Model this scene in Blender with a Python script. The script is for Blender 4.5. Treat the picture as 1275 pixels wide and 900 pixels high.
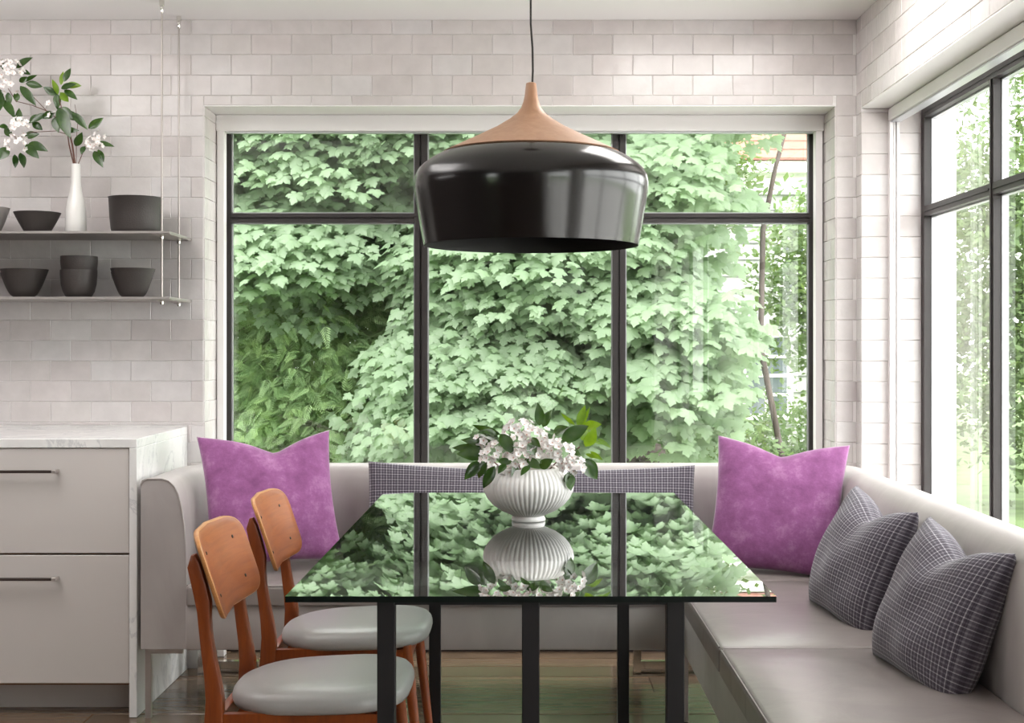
import bpy, bmesh, math, random
import numpy as np
from mathutils import Vector, Matrix, Quaternion

for o in list(bpy.data.objects):
    bpy.data.objects.remove(o)
SC = bpy.context.scene
COL = SC.collection
PI = math.pi

# ------------------------------------------------------------------ camera
FPX = 1650.0                       # focal length in pixels of the 1275 wide frame
CX, CY, CAMZ = 655.0, 428.0, 1.228   # principal point, camera height
cam = bpy.data.cameras.new('camera')
cam.sensor_fit = 'HORIZONTAL'
cam.sensor_width = 36.0
cam.lens = 36.0 * FPX / 1275.0
cam.shift_x = (637.5 - CX) / 1275.0
cam.shift_y = (CY - 450.0) / 1275.0
cam.clip_start = 0.05
cam.clip_end = 300
camo = bpy.data.objects.new('camera', cam)
COL.objects.link(camo)
camo.location = (0, 0, CAMZ)
camo.rotation_euler = (PI / 2, 0, 0)
SC.camera = camo

# ------------------------------------------------------------------ sky, sun, lights, exposure
SKY_STRENGTH = 4.5
SUN_STRENGTH = 2.4
CEILING_FILL_W = 22.0
UPWARD_FILL_W = 24.0
world = bpy.data.worlds.new('overcast_sky')
SC.world = world
world.use_nodes = True
wn = world.node_tree.nodes
bg = wn['Background']
bg.inputs[0].default_value = (1.0, 0.99, 0.985, 1)
bg.inputs[1].default_value = SKY_STRENGTH

sun = bpy.data.lights.new('sun', 'SUN')
sun.energy = SUN_STRENGTH
sun.angle = math.radians(30)
sun.color = (1.0, 0.97, 0.92)
suno = bpy.data.objects.new('sun', sun)
COL.objects.link(suno)
suno.rotation_euler = Vector((0.22, 0.62, -0.75)).to_track_quat('-Z', 'Y').to_euler()


def area(name, loc, direction, sx, sy, watts, color=(1, 1, 1)):
    l = bpy.data.lights.new(name, 'AREA')
    l.shape = 'RECTANGLE'
    l.size, l.size_y, l.energy, l.color = sx, sy, watts, color
    o = bpy.data.objects.new(name, l)
    COL.objects.link(o)
    o.location = loc
    o.rotation_euler = Vector(direction).to_track_quat('-Z', 'Y').to_euler()
    return o


# unseen area lights added as fill: two under the ceiling, one facing up
area('ceiling_fill', (-1.75, 3.6, 2.449), (0, 0, -1), 1.1, 1.3, CEILING_FILL_W * 0.42, (1.0, 0.965, 0.94))
area('ceiling_fill', (0.75, 4.0, 2.449), (0, 0, -1), 0.7, 0.8, CEILING_FILL_W * 0.48, (1.0, 0.965, 0.94))

area('upward_fill', (-2.35, 3.2, 1.85), (0.12, 0.0, 1), 0.8, 1.2, UPWARD_FILL_W, (1.0, 0.97, 0.96))

vs = SC.view_settings
vs.view_transform = 'Standard'
vs.look = 'None'
vs.gamma = 1.0
vs.use_curve_mapping = False
vs.exposure = 0.75
SC.cycles.max_bounces = 10
SC.cycles.diffuse_bounces = 8
SC.cycles.glossy_bounces = 5
SC.cycles.transparent_max_bounces = 24
SC.cycles.sample_clamp_indirect = 8.0
SC.cycles.caustics_reflective = False
SC.cycles.caustics_refractive = False


# ------------------------------------------------------------------ helpers
def at(px, py, Y):
    """the world point at depth Y that stands behind a pixel of the 1275x900 frame"""
    return Vector(((px - CX) * Y / FPX, Y, CAMZ - (py - CY) * Y / FPX))


def tag(o, label=None, cat=None, group=None, kind=None):
    if label:
        o['label'] = label
    if cat:
        o['category'] = cat
    if group:
        o['group'] = group
    if kind:
        o['kind'] = kind
    return o


def empty(name, loc=(0, 0, 0), label=None, cat=None, group=None, kind=None, rz=0.0):
    o = bpy.data.objects.new(name, None)
    o.empty_display_size = 0.1
    COL.objects.link(o)
    o.location = loc
    o.rotation_euler = (0, 0, rz)
    return tag(o, label, cat, group, kind)


def kids(o):
    return [c for c in bpy.data.objects if c.parent is o]


def copy_tree(o, parent=None):
    c = o.copy()
    COL.objects.link(c)
    if parent:
        c.parent = parent
    for ch in list(o.children):
        copy_tree(ch, c)
    return c


class MB:
    """collects geometry for ONE mesh object"""

    def __init__(s):
        s.v, s.f, s.mi = [], [], []

    def add(s, verts, faces, mi=0):
        b = len(s.v)
        s.v += [tuple(p) for p in verts]
        s.f += [tuple(i + b for i in f) for f in faces]
        s.mi += [mi] * len(faces)
        return s

    def box(s, x0, x1, y0, y1, z0, z1, mi=0):
        v = [(x, y, z) for x in (x0, x1) for y in (y0, y1) for z in (z0, z1)]
        f = [(0, 1, 3, 2), (4, 6, 7, 5), (0, 4, 5, 1), (2, 3, 7, 6), (0, 2, 6, 4), (1, 5, 7, 3)]
        return s.add(v, f, mi)

    def rbox(s, x0, x1, y0, y1, z0, z1, r=0.01, seg=2, mi=0):
        bm = bmesh.new()
        bmesh.ops.create_cube(bm, size=1)
        for v in bm.verts:
            v.co = ((x0 + x1) / 2 + v.co.x * (x1 - x0), (y0 + y1) / 2 + v.co.y * (y1 - y0), (z0 + z1) / 2 + v.co.z * (z1 - z0))
        bmesh.ops.bevel(bm, geom=list(bm.edges), offset=r, segments=seg, profile=0.5, affect='EDGES')
        return s.from_bm(bm, mi)

    def from_bm(s, bm, mi=0):
        bm.verts.index_update()
        s.add([v.co[:] for v in bm.verts], [[v.index for v in f.verts] for f in bm.faces], mi)
        bm.free()
        return s

    def prism(s, poly, y0, y1, axis='y', mi=0):
        """poly in two axes, extruded along the third"""
        n = len(poly)
        put = {'y': lambda a, b, c: (a, c, b), 'x': lambda a, b, c: (c, a, b), 'z': lambda a, b, c: (a, b, c)}[axis]
        v = [put(a, b, y0) for a, b in poly] + [put(a, b, y1) for a, b in poly]
        f = [tuple(range(n)), tuple(range(2 * n - 1, n - 1, -1))]
        f += [(i, (i + 1) % n, n + (i + 1) % n, n + i) for i in range(n)]
        return s.add(v, f, mi)

    def tube(s, pts, r, n=8, mi=0, caps=True):
        pts = [Vector(p) for p in pts]
        rs = r if isinstance(r, (list, tuple)) else [r] * len(pts)
        rings = []
        up = Vector((0.123, 0.317, 0.94))
        for i, p in enumerate(pts):
            t = (pts[min(i + 1, len(pts) - 1)] - pts[max(i - 1, 0)]).normalized()
            a = t.cross(up)
            if a.length < 0.05:
                a = t.cross(Vector((1, 0, 0)))
            a.normalize()
            b = t.cross(a)
            rings.append([p + (a * math.cos(2 * PI * k / n) + b * math.sin(2 * PI * k / n)) * rs[i] for k in range(n)])
        v = [q for ring in rings for q in ring]
        f = []
        for i in range(len(pts) - 1):
            for k in range(n):
                k2 = (k + 1) % n
                f.append((i * n + k, i * n + k2, (i + 1) * n + k2, (i + 1) * n + k))
        if caps:
            f.append(tuple(range(n - 1, -1, -1)))
            f.append(tuple((len(pts) - 1) * n + k for k in range(n)))
        return s.add(v, f, mi)

    def lathe(s, prof, n=32, c=(0, 0, 0), mi=0, flute=None):
        v, f = [], []
        for j, (r, z) in enumerate(prof):
            for k in range(n):
                a = 2 * PI * k / n
                rr = r
                if flute:
                    rr = r + flute(j, k)
                v.append((c[0] + rr * math.cos(a), c[1] + rr * math.sin(a), c[2] + z))
        for j in range(len(prof) - 1):
            for k in range(n):
                k2 = (k + 1) % n
                f.append((j * n + k, j * n + k2, (j + 1) * n + k2, (j + 1) * n + k))
        if prof[0][0] > 1e-5:
            f.append(tuple(range(n - 1, -1, -1)))
        if prof[-1][0] > 1e-5:
            f.append(tuple((len(prof) - 1) * n + k for k in range(n)))
        return s.add(v, f, mi)

    def mesh(s, name, mats, smooth=None):
        me = bpy.data.meshes.new(name)
        me.from_pydata(s.v, [], s.f)
        for m in (mats if isinstance(mats, (list, tuple)) else [mats]):
            me.materials.append(m)
        if any(s.mi):
            me.polygons.foreach_set('material_index', s.mi)
        if smooth is not None:
            me.polygons.foreach_set('use_smooth', [True] * len(me.polygons))
            if smooth < 179:
                me.set_sharp_from_angle(angle=math.radians(smooth))
        me.update()
        return me

    def build(s, name, mats, parent=None, smooth=None, local=False):
        """vertices are world coordinates unless local; parents are unrotated where world coordinates are used"""
        if parent is not None and not local:
            r = parent
            off = Vector((0, 0, 0))
            while r is not None:
                off += r.location
                r = r.parent
            s.v = [(x - off.x, y - off.y, z - off.z) for x, y, z in s.v]
        return link(name, s.mesh(name, mats, smooth), parent)


def link(name, me, parent=None, M=None):
    o = bpy.data.objects.new(name, me)
    COL.objects.link(o)
    if parent is not None:
        o.parent = parent
    if M is not None:
        o.matrix_basis = M
    return o


# ------------------------------------------------------------------ materials
def new_mat(name):
    m = bpy.data.materials.new(name)
    m.use_nodes = True
    nt = m.node_tree
    return m, nt, nt.nodes['Principled BSDF'], nt.nodes.new, nt.links.new


def setp(p, **kw):
    names = dict(color='Base Color', rough='Roughness', metal='Metallic', spec='Specular IOR Level', sheen='Sheen Weight',
                 sheen_rough='Sheen Roughness', coat='Coat Weight', coat_rough='Coat Roughness', ior='IOR', sss='Subsurface Weight')
    for k, v in kw.items():
        if k == 'color':
            v = tuple(v) + (1,) if len(v) == 3 else v
        p.inputs[names[k]].default_value = v


def ramp(N, stops, interp='LINEAR'):
    r = N('ShaderNodeValToRGB')
    r.color_ramp.interpolation = interp
    el = r.color_ramp.elements
    while len(el) < len(stops):
        el.new(0.5)
    for e, (pos, c) in zip(el, stops):
        e.position = pos
        e.color = tuple(c) + (1,)
    return r


def coords(N, L, kind='Object', scale=(1, 1, 1), rot=(0, 0, 0)):
    if kind == 'Position':
        g = N('ShaderNodeNewGeometry')
        src = g.outputs['Position']
    else:
        t = N('ShaderNodeTexCoord')
        src = t.outputs[kind]
    mp = N('ShaderNodeMapping')
    mp.inputs['Scale'].default_value = scale
    mp.inputs['Rotation'].default_value = rot
    L(src, mp.inputs[0])
    return mp.outputs[0]


def noise(N, L, vec, scale, detail=4, rough=0.5, dist=0.0):
    n = N('ShaderNodeTexNoise')
    n.inputs['Scale'].default_value = scale
    n.inputs['Detail'].default_value = detail
    n.inputs['Roughness'].default_value = rough
    n.inputs['Distortion'].default_value = dist
    L(vec, n.inputs['Vector'])
    return n.outputs['Fac']


def bump(N, L, p, height, strength=0.2, dist=0.01):
    b = N('ShaderNodeBump')
    b.inputs['Strength'].default_value = strength
    b.inputs['Distance'].default_value = dist
    L(height, b.inputs['Height'])
    L(b.outputs[0], p.inputs['Normal'])


def plain(name, color, rough=0.5, bump_scale=None, bump_str=0.1, var=0.0, **kw):
    m, nt, p, N, L = new_mat(name)
    setp(p, color=color, rough=rough, **kw)
    if var or bump_scale:
        v = coords(N, L)
        if var:
            f = noise(N, L, v, 3.0, 5)
            r = ramp(N, [(0.3, [c * (1 - var) for c in color]), (0.7, [min(1, c * (1 + var)) for c in color])])
            L(f, r.inputs[0])
            L(r.outputs[0], p.inputs['Base Color'])
        if bump_scale:
            bump(N, L, p, noise(N, L, v, bump_scale, 3), bump_str, 0.004)
    return m


M = {}
M['plaster'] = plain('plaster', (0.88, 0.87, 0.865), 0.75, 40, 0.03)
M['dark_unseen_wall'] = plain('dark_unseen_wall', (0.10, 0.08, 0.075), 0.5)  # unseen walls coloured dark so the pendant's reflections stay dark
M['white_paint'] = plain('white_paint', (0.85, 0.83, 0.83), 0.45)
M['grout'] = plain('grout', (0.80, 0.78, 0.77), 0.85, 120, 0.2)
M['lacquer'] = plain('lacquer', (0.56, 0.525, 0.505), 0.42)
M['kick'] = plain('kick', (0.54, 0.505, 0.485), 0.5)
M['steel_dark'] = plain('steel_dark', (0.030, 0.025, 0.025), 0.42)
M['bead'] = plain('bead', (0.55, 0.56, 0.58), 0.35, metal=0.6)
M['bronze'] = plain('bronze', (0.030, 0.018, 0.014), 0.45)
M['chrome'] = plain('chrome', (0.75, 0.73, 0.70), 0.14, metal=1.0)
M['nickel'] = plain('nickel', (0.46, 0.42, 0.40), 0.35, metal=0.8)
M['stainless'] = plain('stainless', (0.36, 0.335, 0.32), 0.45, metal=0.5)
M['black_steel'] = plain('black_steel', (0.010, 0.009, 0.010), 0.5, spec=0.3)
M['glass_edge'] = plain('glass_edge', (0.003, 0.006, 0.005), 0.35, spec=0.2)
M['cord'] = plain('cord', (0.02, 0.016, 0.014), 0.6)
M['lamp_black'] = plain('lamp_black', (0.004, 0.003, 0.003), 0.18, spec=0.65)
M['lamp_inner'] = plain('lamp_inner', (0.006, 0.006, 0.006), 0.6)
M['stoneware'] = plain('stoneware', (0.040, 0.033, 0.031), 0.5, 180, 0.15, var=0.2)
M['grey_ceramic'] = plain('grey_ceramic', (0.30, 0.28, 0.27), 0.4)
M['porcelain'] = plain('porcelain', (0.78, 0.77, 0.75), 0.3, coat=0.3, coat_rough=0.1)
M['vinyl'] = plain('vinyl', (0.34, 0.325, 0.318), 0.33, 160, 0.05)
M['stem'] = plain('stem', (0.12, 0.045, 0.03), 0.6)
M['bulb'] = plain('bulb', (0.7, 0.68, 0.62), 0.3)
M['kickwood'] = plain('kickwood', (0.22, 0.11, 0.06), 0.45)


def tile_mat(name, tints, rough=0.2):
    m, nt, p, N, L = new_mat(name)
    oi = N('ShaderNodeObjectInfo')
    r = ramp(N, [(i / (len(tints) - 1), t) for i, t in enumerate(tints)])
    L(oi.outputs['Random'], r.inputs[0])
    v = coords(N, L, 'Position')
    f = noise(N, L, v, 14.0, 4, 0.6)
    r2 = ramp(N, [(0.3, (0.90, 0.90, 0.90)), (0.7, (1.0, 1.0, 1.0))])
    L(f, r2.inputs[0])
    mx = N('ShaderNodeMix')
    mx.data_type = 'RGBA'
    mx.blend_type = 'MULTIPLY'
    mx.inputs[0].default_value = 1.0
    L(r.outputs[0], mx.inputs[6])
    L(r2.outputs[0], mx.inputs[7])
    L(mx.outputs[2], p.inputs['Base Color'])
    setp(p, rough=rough, spec=0.5)
    bump(N, L, p, noise(N, L, v, 22.0, 3), 0.16, 0.01)
    return m


M['tile'] = tile_mat('glazed_tile', [(0.60, 0.555, 0.55), (0.68, 0.645, 0.635), (0.65, 0.605, 0.60), (0.70, 0.67, 0.665), (0.67, 0.62, 0.615), (0.69, 0.665, 0.665), (0.63, 0.585, 0.58)])


def marble_mat():
    m, nt, p, N, L = new_mat('marble')
    v = coords(N, L, 'Position', (1.0, 1.0, 0.55), (0.3, 0.5, 0.2))
    w = noise(N, L, v, 3.2, 8, 0.62, 1.6)
    r = ramp(N, [(0.0, (0.80, 0.79, 0.78)), (0.475, (0.79, 0.785, 0.78)), (0.50, (0.60, 0.60, 0.61)), (0.522, (0.77, 0.765, 0.76)), (0.62, (0.72, 0.715, 0.71)), (1.0, (0.80, 0.79, 0.78))])
    L(w, r.inputs[0])
    L(r.outputs[0], p.inputs['Base Color'])
    setp(p, rough=0.16)
    return m


M['marble'] = marble_mat()


def wood_mat(name, dark, light, scale=(1, 1, 1), rough=0.35, nscale=6.0, coat=0.0, per_object=0.0, coord='Object'):
    m, nt, p, N, L = new_mat(name)
    v = coords(N, L, coord, scale)
    f = noise(N, L, v, nscale, 6, 0.6, 0.6)
    r = ramp(N, [(0.25, dark), (0.75, light)])
    L(f, r.inputs[0])
    out = r.outputs[0]
    if per_object:
        oi = N('ShaderNodeObjectInfo')
        r2 = ramp(N, [(0.0, (1 - per_object,) * 3), (1.0, (1.0,) * 3)])
        L(oi.outputs['Random'], r2.inputs[0])
        mx = N('ShaderNodeMix')
        mx.data_type = 'RGBA'
        mx.blend_type = 'MULTIPLY'
        mx.inputs[0].default_value = 1.0
        L(out, mx.inputs[6])
        L(r2.outputs[0], mx.inputs[7])
        out = mx.outputs[2]
    L(out, p.inputs['Base Color'])
    setp(p, rough=rough, coat=coat, coat_rough=0.1)
    bump(N, L, p, f, 0.05, 0.004)
    return m


M['floorwood'] = wood_mat('floorwood', (0.125, 0.080, 0.052), (0.205, 0.142, 0.095), (0.7, 9, 9), 0.16, 5.0, 0.0, 0.35, 'Position')
M['teak'] = wood_mat('teak', (0.16, 0.027, 0.003), (0.275, 0.058, 0.005), (10, 10, 1.2), 0.38, 5.0, 0.1)
M['teak_panel'] = wood_mat('teak_panel', (0.255, 0.054, 0.005), (0.385, 0.100, 0.010), (3, 1.2, 14), 0.42, 5.0, 0.08)
M['ply_edge'] = wood_mat('ply_edge', (0.45, 0.19, 0.065), (0.56, 0.26, 0.09), (3, 3, 30), 0.35, 6.0)
M['ash_wood'] = wood_mat('ash_wood', (0.43, 0.23, 0.135), (0.52, 0.30, 0.185), (8, 8, 1.0), 0.45, 6.0)


def fabric_mat(name, c0, c1, rough, sheen=0.2, wr=0.12, wscale=(3, 3, 3)):
    m, nt, p, N, L = new_mat(name)
    v = coords(N, L, 'Position', wscale)
    f = noise(N, L, v, 2.2, 4, 0.5, 0.8)
    r = ramp(N, [(0.3, c0), (0.7, c1)])
    L(f, r.inputs[0])
    L(r.outputs[0], p.inputs['Base Color'])
    setp(p, rough=rough, sheen=sheen)
    bump(N, L, p, f, wr, 0.02)
    return m


M['upholstery'] = fabric_mat('upholstery', (0.355, 0.322, 0.312), (0.415, 0.380, 0.368), 0.45, 0.15, 0.10, (3.5, 3.5, 1.6))
M['leather'] = fabric_mat('leather', (0.235, 0.205, 0.197), (0.28, 0.245, 0.235), 0.30, 0.0, 0.10, (3, 4, 3))
M['piping'] = plain('piping', (0.42, 0.385, 0.37), 0.5)


def velvet_mat():
    m, nt, p, N, L = new_mat('velvet')
    v = coords(N, L, 'Object')
    f = noise(N, L, v, 13.0, 10, 0.74, 0.0)
    r = ramp(N, [(0.33, (0.195, 0.060, 0.170)), (0.53, (0.28, 0.098, 0.25)), (0.70, (0.41, 0.19, 0.37))])
    L(f, r.inputs[0])
    L(r.outputs[0], p.inputs['Base Color'])
    setp(p, rough=0.8, sheen=0.5, sheen_rough=0.4, spec=0.2)
    f2 = noise(N, L, v, 90.0, 3, 0.6)
    bump(N, L, p, f2, 0.25, 0.004)
    return m


M['velvet'] = velvet_mat()


def plaid_mat():
    """woven check: charcoal squares between pale yarns, pitch about two centimetres, on the fabric's own UV metres"""
    m, nt, p, N, L = new_mat('plaid_weave')
    uv = N('ShaderNodeUVMap')
    sp = N('ShaderNodeSeparateXYZ')
    L(uv.outputs[0], sp.inputs[0])

    def math_(op, a, b=None):
        n = N('ShaderNodeMath')
        n.operation = op
        for i, q in enumerate((a, b)):
            if q is None:
                continue
            if isinstance(q, (int, float)):
                n.inputs[i].default_value = q
            else:
                L(q, n.inputs[i])
        return n.outputs[0]

    def line(axis, pitch, width, phase=0.0):
        a = math_('DIVIDE', sp.outputs[axis], pitch)
        a = math_('ADD', a, 100.0 + phase)
        a = math_('FRACT', a)
        return math_('LESS_THAN', a, width)

    P = 0.0205
    lx = math_('ADD', line(0, P, 0.13), math_('MULTIPLY', line(0, P, 0.22, 0.55), 0.42))
    ly = math_('ADD', line(1, P, 0.13), math_('MULTIPLY', line(1, P, 0.22, 0.55), 0.42))
    grid = math_('ADD', math_('MULTIPLY', lx, 0.36), math_('MULTIPLY', ly, 0.36))
    fine = math_('ADD', math_('MULTIPLY', line(0, P / 6, 0.4), 0.09), math_('MULTIPLY', line(1, P / 6, 0.4), 0.09))
    tot = math_('ADD', grid, fine)
    nz = noise(N, L, uv.outputs[0], 160.0, 2)
    tot = math_('ADD', tot, math_('MULTIPLY', math_('SUBTRACT', nz, 0.5), 0.22))
    r = ramp(N, [(0.0, (0.045, 0.036, 0.050)), (0.22, (0.10, 0.088, 0.112)), (0.5, (0.28, 0.265, 0.295)), (1.0, (0.66, 0.64, 0.66))])
    L(tot, r.inputs[0])
    L(r.outputs[0], p.inputs['Base Color'])
    setp(p, rough=0.85, spec=0.2, sheen=0.2)
    bump(N, L, p, tot, 0.3, 0.003)
    return m


M['plaid'] = plaid_mat()


def pane_mat(name, tint, ior, rough=0.0, boost=1.0):
    """clear sheet glass: Fresnel reflection on the face that is hit first, straight transmission"""
    m = bpy.data.materials.new(name)
    m.use_nodes = True
    nt = m.node_tree
    nt.nodes.clear()
    N, L = nt.nodes.new, nt.links.new
    out = N('ShaderNodeOutputMaterial')
    tr = N('ShaderNodeBsdfTransparent')
    tr.inputs[0].default_value = tuple(tint) + (1,)
    gl = N('ShaderNodeBsdfGlossy')
    gl.inputs['Roughness'].default_value = rough
    gl.inputs[0].default_value = (1, 1, 1, 1)
    fr = N('ShaderNodeFresnel')
    fr.inputs['IOR'].default_value = ior
    ge = N('ShaderNodeNewGeometry')
    inv = N('ShaderNodeMath')
    inv.operation = 'SUBTRACT'
    inv.inputs[0].default_value = 1.0
    L(ge.outputs['Backfacing'], inv.inputs[1])
    mul = N('ShaderNodeMath')
    mul.operation = 'MULTIPLY'
    mul.use_clamp = True
    # both surfaces of the sheet together reflect 2R / (1 + R)
    up = N('ShaderNodeMath')
    up.operation = 'MULTIPLY'
    up.inputs[1].default_value = 2.0 * boost
    up.use_clamp = False
    L(fr.outputs[0], up.inputs[0])
    dn = N('ShaderNodeMath')
    dn.operation = 'ADD'
    dn.inputs[1].default_value = 1.0
    L(fr.outputs[0], dn.inputs[0])
    dv = N('ShaderNodeMath')
    dv.operation = 'DIVIDE'
    L(up.outputs[0], dv.inputs[0])
    L(dn.outputs[0], dv.inputs[1])
    L(dv.outputs[0], mul.inputs[0])
    L(inv.outputs[0], mul.inputs[1])
    mix = N('ShaderNodeMixShader')
    L(mul.outputs[0], mix.inputs[0])
    L(tr.outputs[0], mix.inputs[1])
    L(gl.outputs[0], mix.inputs[2])
    L(mix.outputs[0], out.inputs[0])
    return m


M['pane'] = pane_mat('window_glass', (0.97, 0.985, 0.975), 1.52)
M['table_glass'] = pane_mat('table_glass', (0.60, 0.68, 0.63), 1.6, 0.0, 1.25)


def leaf_mat(name, c0, c1, trans=0.35, rough=0.45, scale=3.0, gloss=0.06):
    m = bpy.data.materials.new(name)
    m.use_nodes = True
    nt = m.node_tree
    nt.nodes.clear()
    N, L = nt.nodes.new, nt.links.new
    out = N('ShaderNodeOutputMaterial')
    v = coords(N, L, 'Position')
    f = noise(N, L, v, scale, 3, 0.7)
    r = ramp(N, [(0.32, c0), (0.68, c1)])
    L(f, r.inputs[0])
    d = N('ShaderNodeBsdfDiffuse')
    t = N('ShaderNodeBsdfTranslucent')
    g = N('ShaderNodeBsdfGlossy')
    g.inputs['Roughness'].default_value = rough
    L(r.outputs[0], d.inputs[0])
    hs = N('ShaderNodeHueSaturation')
    hs.inputs['Saturation'].default_value = 1.25
    hs.inputs['Value'].default_value = 1.25
    hs.inputs['Hue'].default_value = 0.475
    L(r.outputs[0], hs.inputs['Color'])
    L(hs.outputs[0], t.inputs[0])
    m1 = N('ShaderNodeMixShader')
    m1.inputs[0].default_value = trans
    L(d.outputs[0], m1.inputs[1])
    L(t.outputs[0], m1.inputs[2])
    m2 = N('ShaderNodeMixShader')
    m2.inputs[0].default_value = gloss
    L(m1.outputs[0], m2.inputs[1])
    L(g.outputs[0], m2.inputs[2])
    L(m2.outputs[0], out.inputs[0])
    return m


M['maple_leaf'] = leaf_mat('maple_leaf', (0.225, 0.32, 0.195), (0.30, 0.40, 0.265), 0.62, 0.55, 2.5, 0.035)
M['hemlock_leaf'] = leaf_mat('hemlock_leaf', (0.13, 0.22, 0.10), (0.30, 0.42, 0.20), 0.5, 0.5, 7.0, 0.02)
M['shrub_leaf'] = leaf_mat('shrub_leaf', (0.085, 0.145, 0.055), (0.17, 0.25, 0.10), 0.42, 0.5, 1.6, 0.03)
M['laurel_leaf'] = leaf_mat('laurel_leaf', (0.020, 0.060, 0.012), (0.055, 0.125, 0.025), 0.3, 0.22, 12.0, 0.07)
M['young_leaf'] = leaf_mat('young_leaf', (0.10, 0.22, 0.02), (0.22, 0.38, 0.04), 0.4, 0.3, 12.0, 0.04)
M['petal'] = plain('petal', (0.88, 0.85, 0.835), 0.6, sss=0.0)
M['petal_eye'] = plain('petal_eye', (0.66, 0.44, 0.38), 0.6)
M['bark'] = plain('bark', (0.075, 0.058, 0.05), 0.9, 30, 0.5, var=0.3)
M['terrace'] = plain('terrace', (0.66, 0.64, 0.63), 0.8, 30, 0.2, var=0.12)
M['lawn'] = plain('lawn', (0.13, 0.20, 0.07), 0.95, 60, 0.3, var=0.35)
M['siding'] = plain('siding', (0.30, 0.31, 0.295), 0.6)
M['rooftile'] = wood_mat('rooftile', (0.22, 0.085, 0.06), (0.33, 0.15, 0.11), (2, 2, 2), 0.8, 6.0, 0.0, 0.25, 'Position')
M['far_glass'] = plain('far_glass', (0.10, 0.12, 0.13), 0.05)
M['exterior_wall'] = plain('exterior_wall', (0.62, 0.60, 0.57), 0.8, 30, 0.4)

# ------------------------------------------------------------------ dimensions
CEIL = 2.453
YW = 5.01                 # tiled face of the back wall
XR = 1.248                # tiled face of the right wall
OL, OR, OT = -1.219, 1.172, 2.130      # opening of the back window
SILL = 0.0
YF = 5.28                 # front of the back window's frame
RY0, RY1, RT = 2.0, 4.938, 2.108       # opening of the right window
XF = 1.4725               # front of the right window's frame
XL, YB = -3.5, -2.6       # left wall, rear wall


def structure(name, mb, mat, parent=None, smooth=None):
    o = mb.build(name, mat, parent, smooth)
    if parent is None:
        o['kind'] = 'structure'
    return o


g = MB()
g.box(XL, OL, YW + 0.003, 5.42, 0, CEIL + 0.1)
g.box(OR, XF + 0.13, YW + 0.003, 5.42, 0, CEIL + 0.1)
g.box(OL, OR, YW + 0.003, 5.42, OT, CEIL + 0.1)
g.box(OL, OR, 5.36, 5.42, -0.6, 0.0)
wall_back = structure('wall_back', g, M['grout'])
g = MB()
g.box(XR + 0.003, XF + 0.13, RY1, YW + 0.003, 0, CEIL + 0.1)
g.box(XR + 0.003, XF + 0.13, YB, RY1, RT, CEIL + 0.1)
g.box(XR + 0.003, XF + 0.13, 1.55, RY0, 0, RT)
g.box(XR + 0.003, XF + 0.13, YB, -2.3, 0, RT)
g.box(XR + 0.003, XF + 0.13, -2.3, 1.55, 0, 0.30)
wall_right = structure('wall_right', g, M['grout'])
structure('wall_left', MB().box(XL - 0.15, XL, -0.8, 5.42, 0, CEIL + 0.1).box(XL - 0.15, XL, YB, -2.3, 0, CEIL + 0.1).box(XL - 0.15, XL, -2.3, -0.8, 0, 0.9).box(XL - 0.15, XL, -2.3, -0.8, 2.1, CEIL + 0.1), M['dark_unseen_wall'])
structure('wall_rear', MB().box(XL - 0.15, XF + 0.13, YB - 0.15, YB, 0, CEIL + 0.1), M['dark_unseen_wall'])
structure('ceiling', MB().box(XL - 0.15, XF + 0.13, YB - 0.15, 5.42, CEIL, CEIL + 0.12), M['plaster'])

# floor with boards as pieces
rnd = random.Random(5)
floor = structure('floor', MB().box(XL, XF + 0.13, YB, 5.36, -0.12, -0.014), M['kickwood'])
y = 5.279
edges = [y]
pitches = [0.16, 0.19, 0.22, 0.20]
k = 0
while y > 0.6:
    y -= [0.105, 0.125, 0.155, 0.222, 0.277, 0.20, 0.235][min(k, 6)]
    k += 1
    edges.append(y)
edges += [-0.4, -1.5, -2.6]
for i in range(len(edges) - 1):
    y1, y0 = edges[i], edges[i + 1]
    cuts = [XL, XF]
    if y0 > 0:
        c = XL + rnd.uniform(1.2, 2.6)
        while c < XF - 0.4:
            cuts.insert(-1, c)
            c += rnd.uniform(1.8, 3.0)
    for a, b in zip(cuts[:-1], cuts[1:]):
        dz = rnd.uniform(-0.0008, 0.0008)
        MB().rbox(a + 0.001, b - 0.001, y0 + 0.0016, y1 - 0.0016, -0.02, dz, 0.0018, 1).build('floor_board', M['floorwood'], floor)

# ------------------------------------------------------------------ wall tiles
TILE_CACHE = {}


def tile_mesh(w, h, t):
    key = (round(w, 3), round(h, 3), round(t, 3))
    if key not in TILE_CACHE:
        b = min(0.0016, w / 5, h / 5)
        mb = MB()
        x, z = key[0] / 2, key[1] / 2
        v = [(-x, 0, -z), (x, 0, -z), (x, 0, z), (-x, 0, z), (-x, -t + b, -z), (x, -t + b, -z), (x, -t + b, z), (-x, -t + b, z),
             (-x + b, -t, -z + b), (x - b, -t, -z + b), (x - b, -t, z - b), (-x + b, -t, z - b)]
        f = [(8, 9, 10, 11)]
        for i in range(4):
            j = (i + 1) % 4
            f += [(i, j, 4 + j, 4 + i), (4 + i, 4 + j, 8 + j, 8 + i)]
        mb.add(v, f)
        TILE_CACHE[key] = mb.mesh('tile', M['tile'])
    return TILE_CACHE[key]


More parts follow.
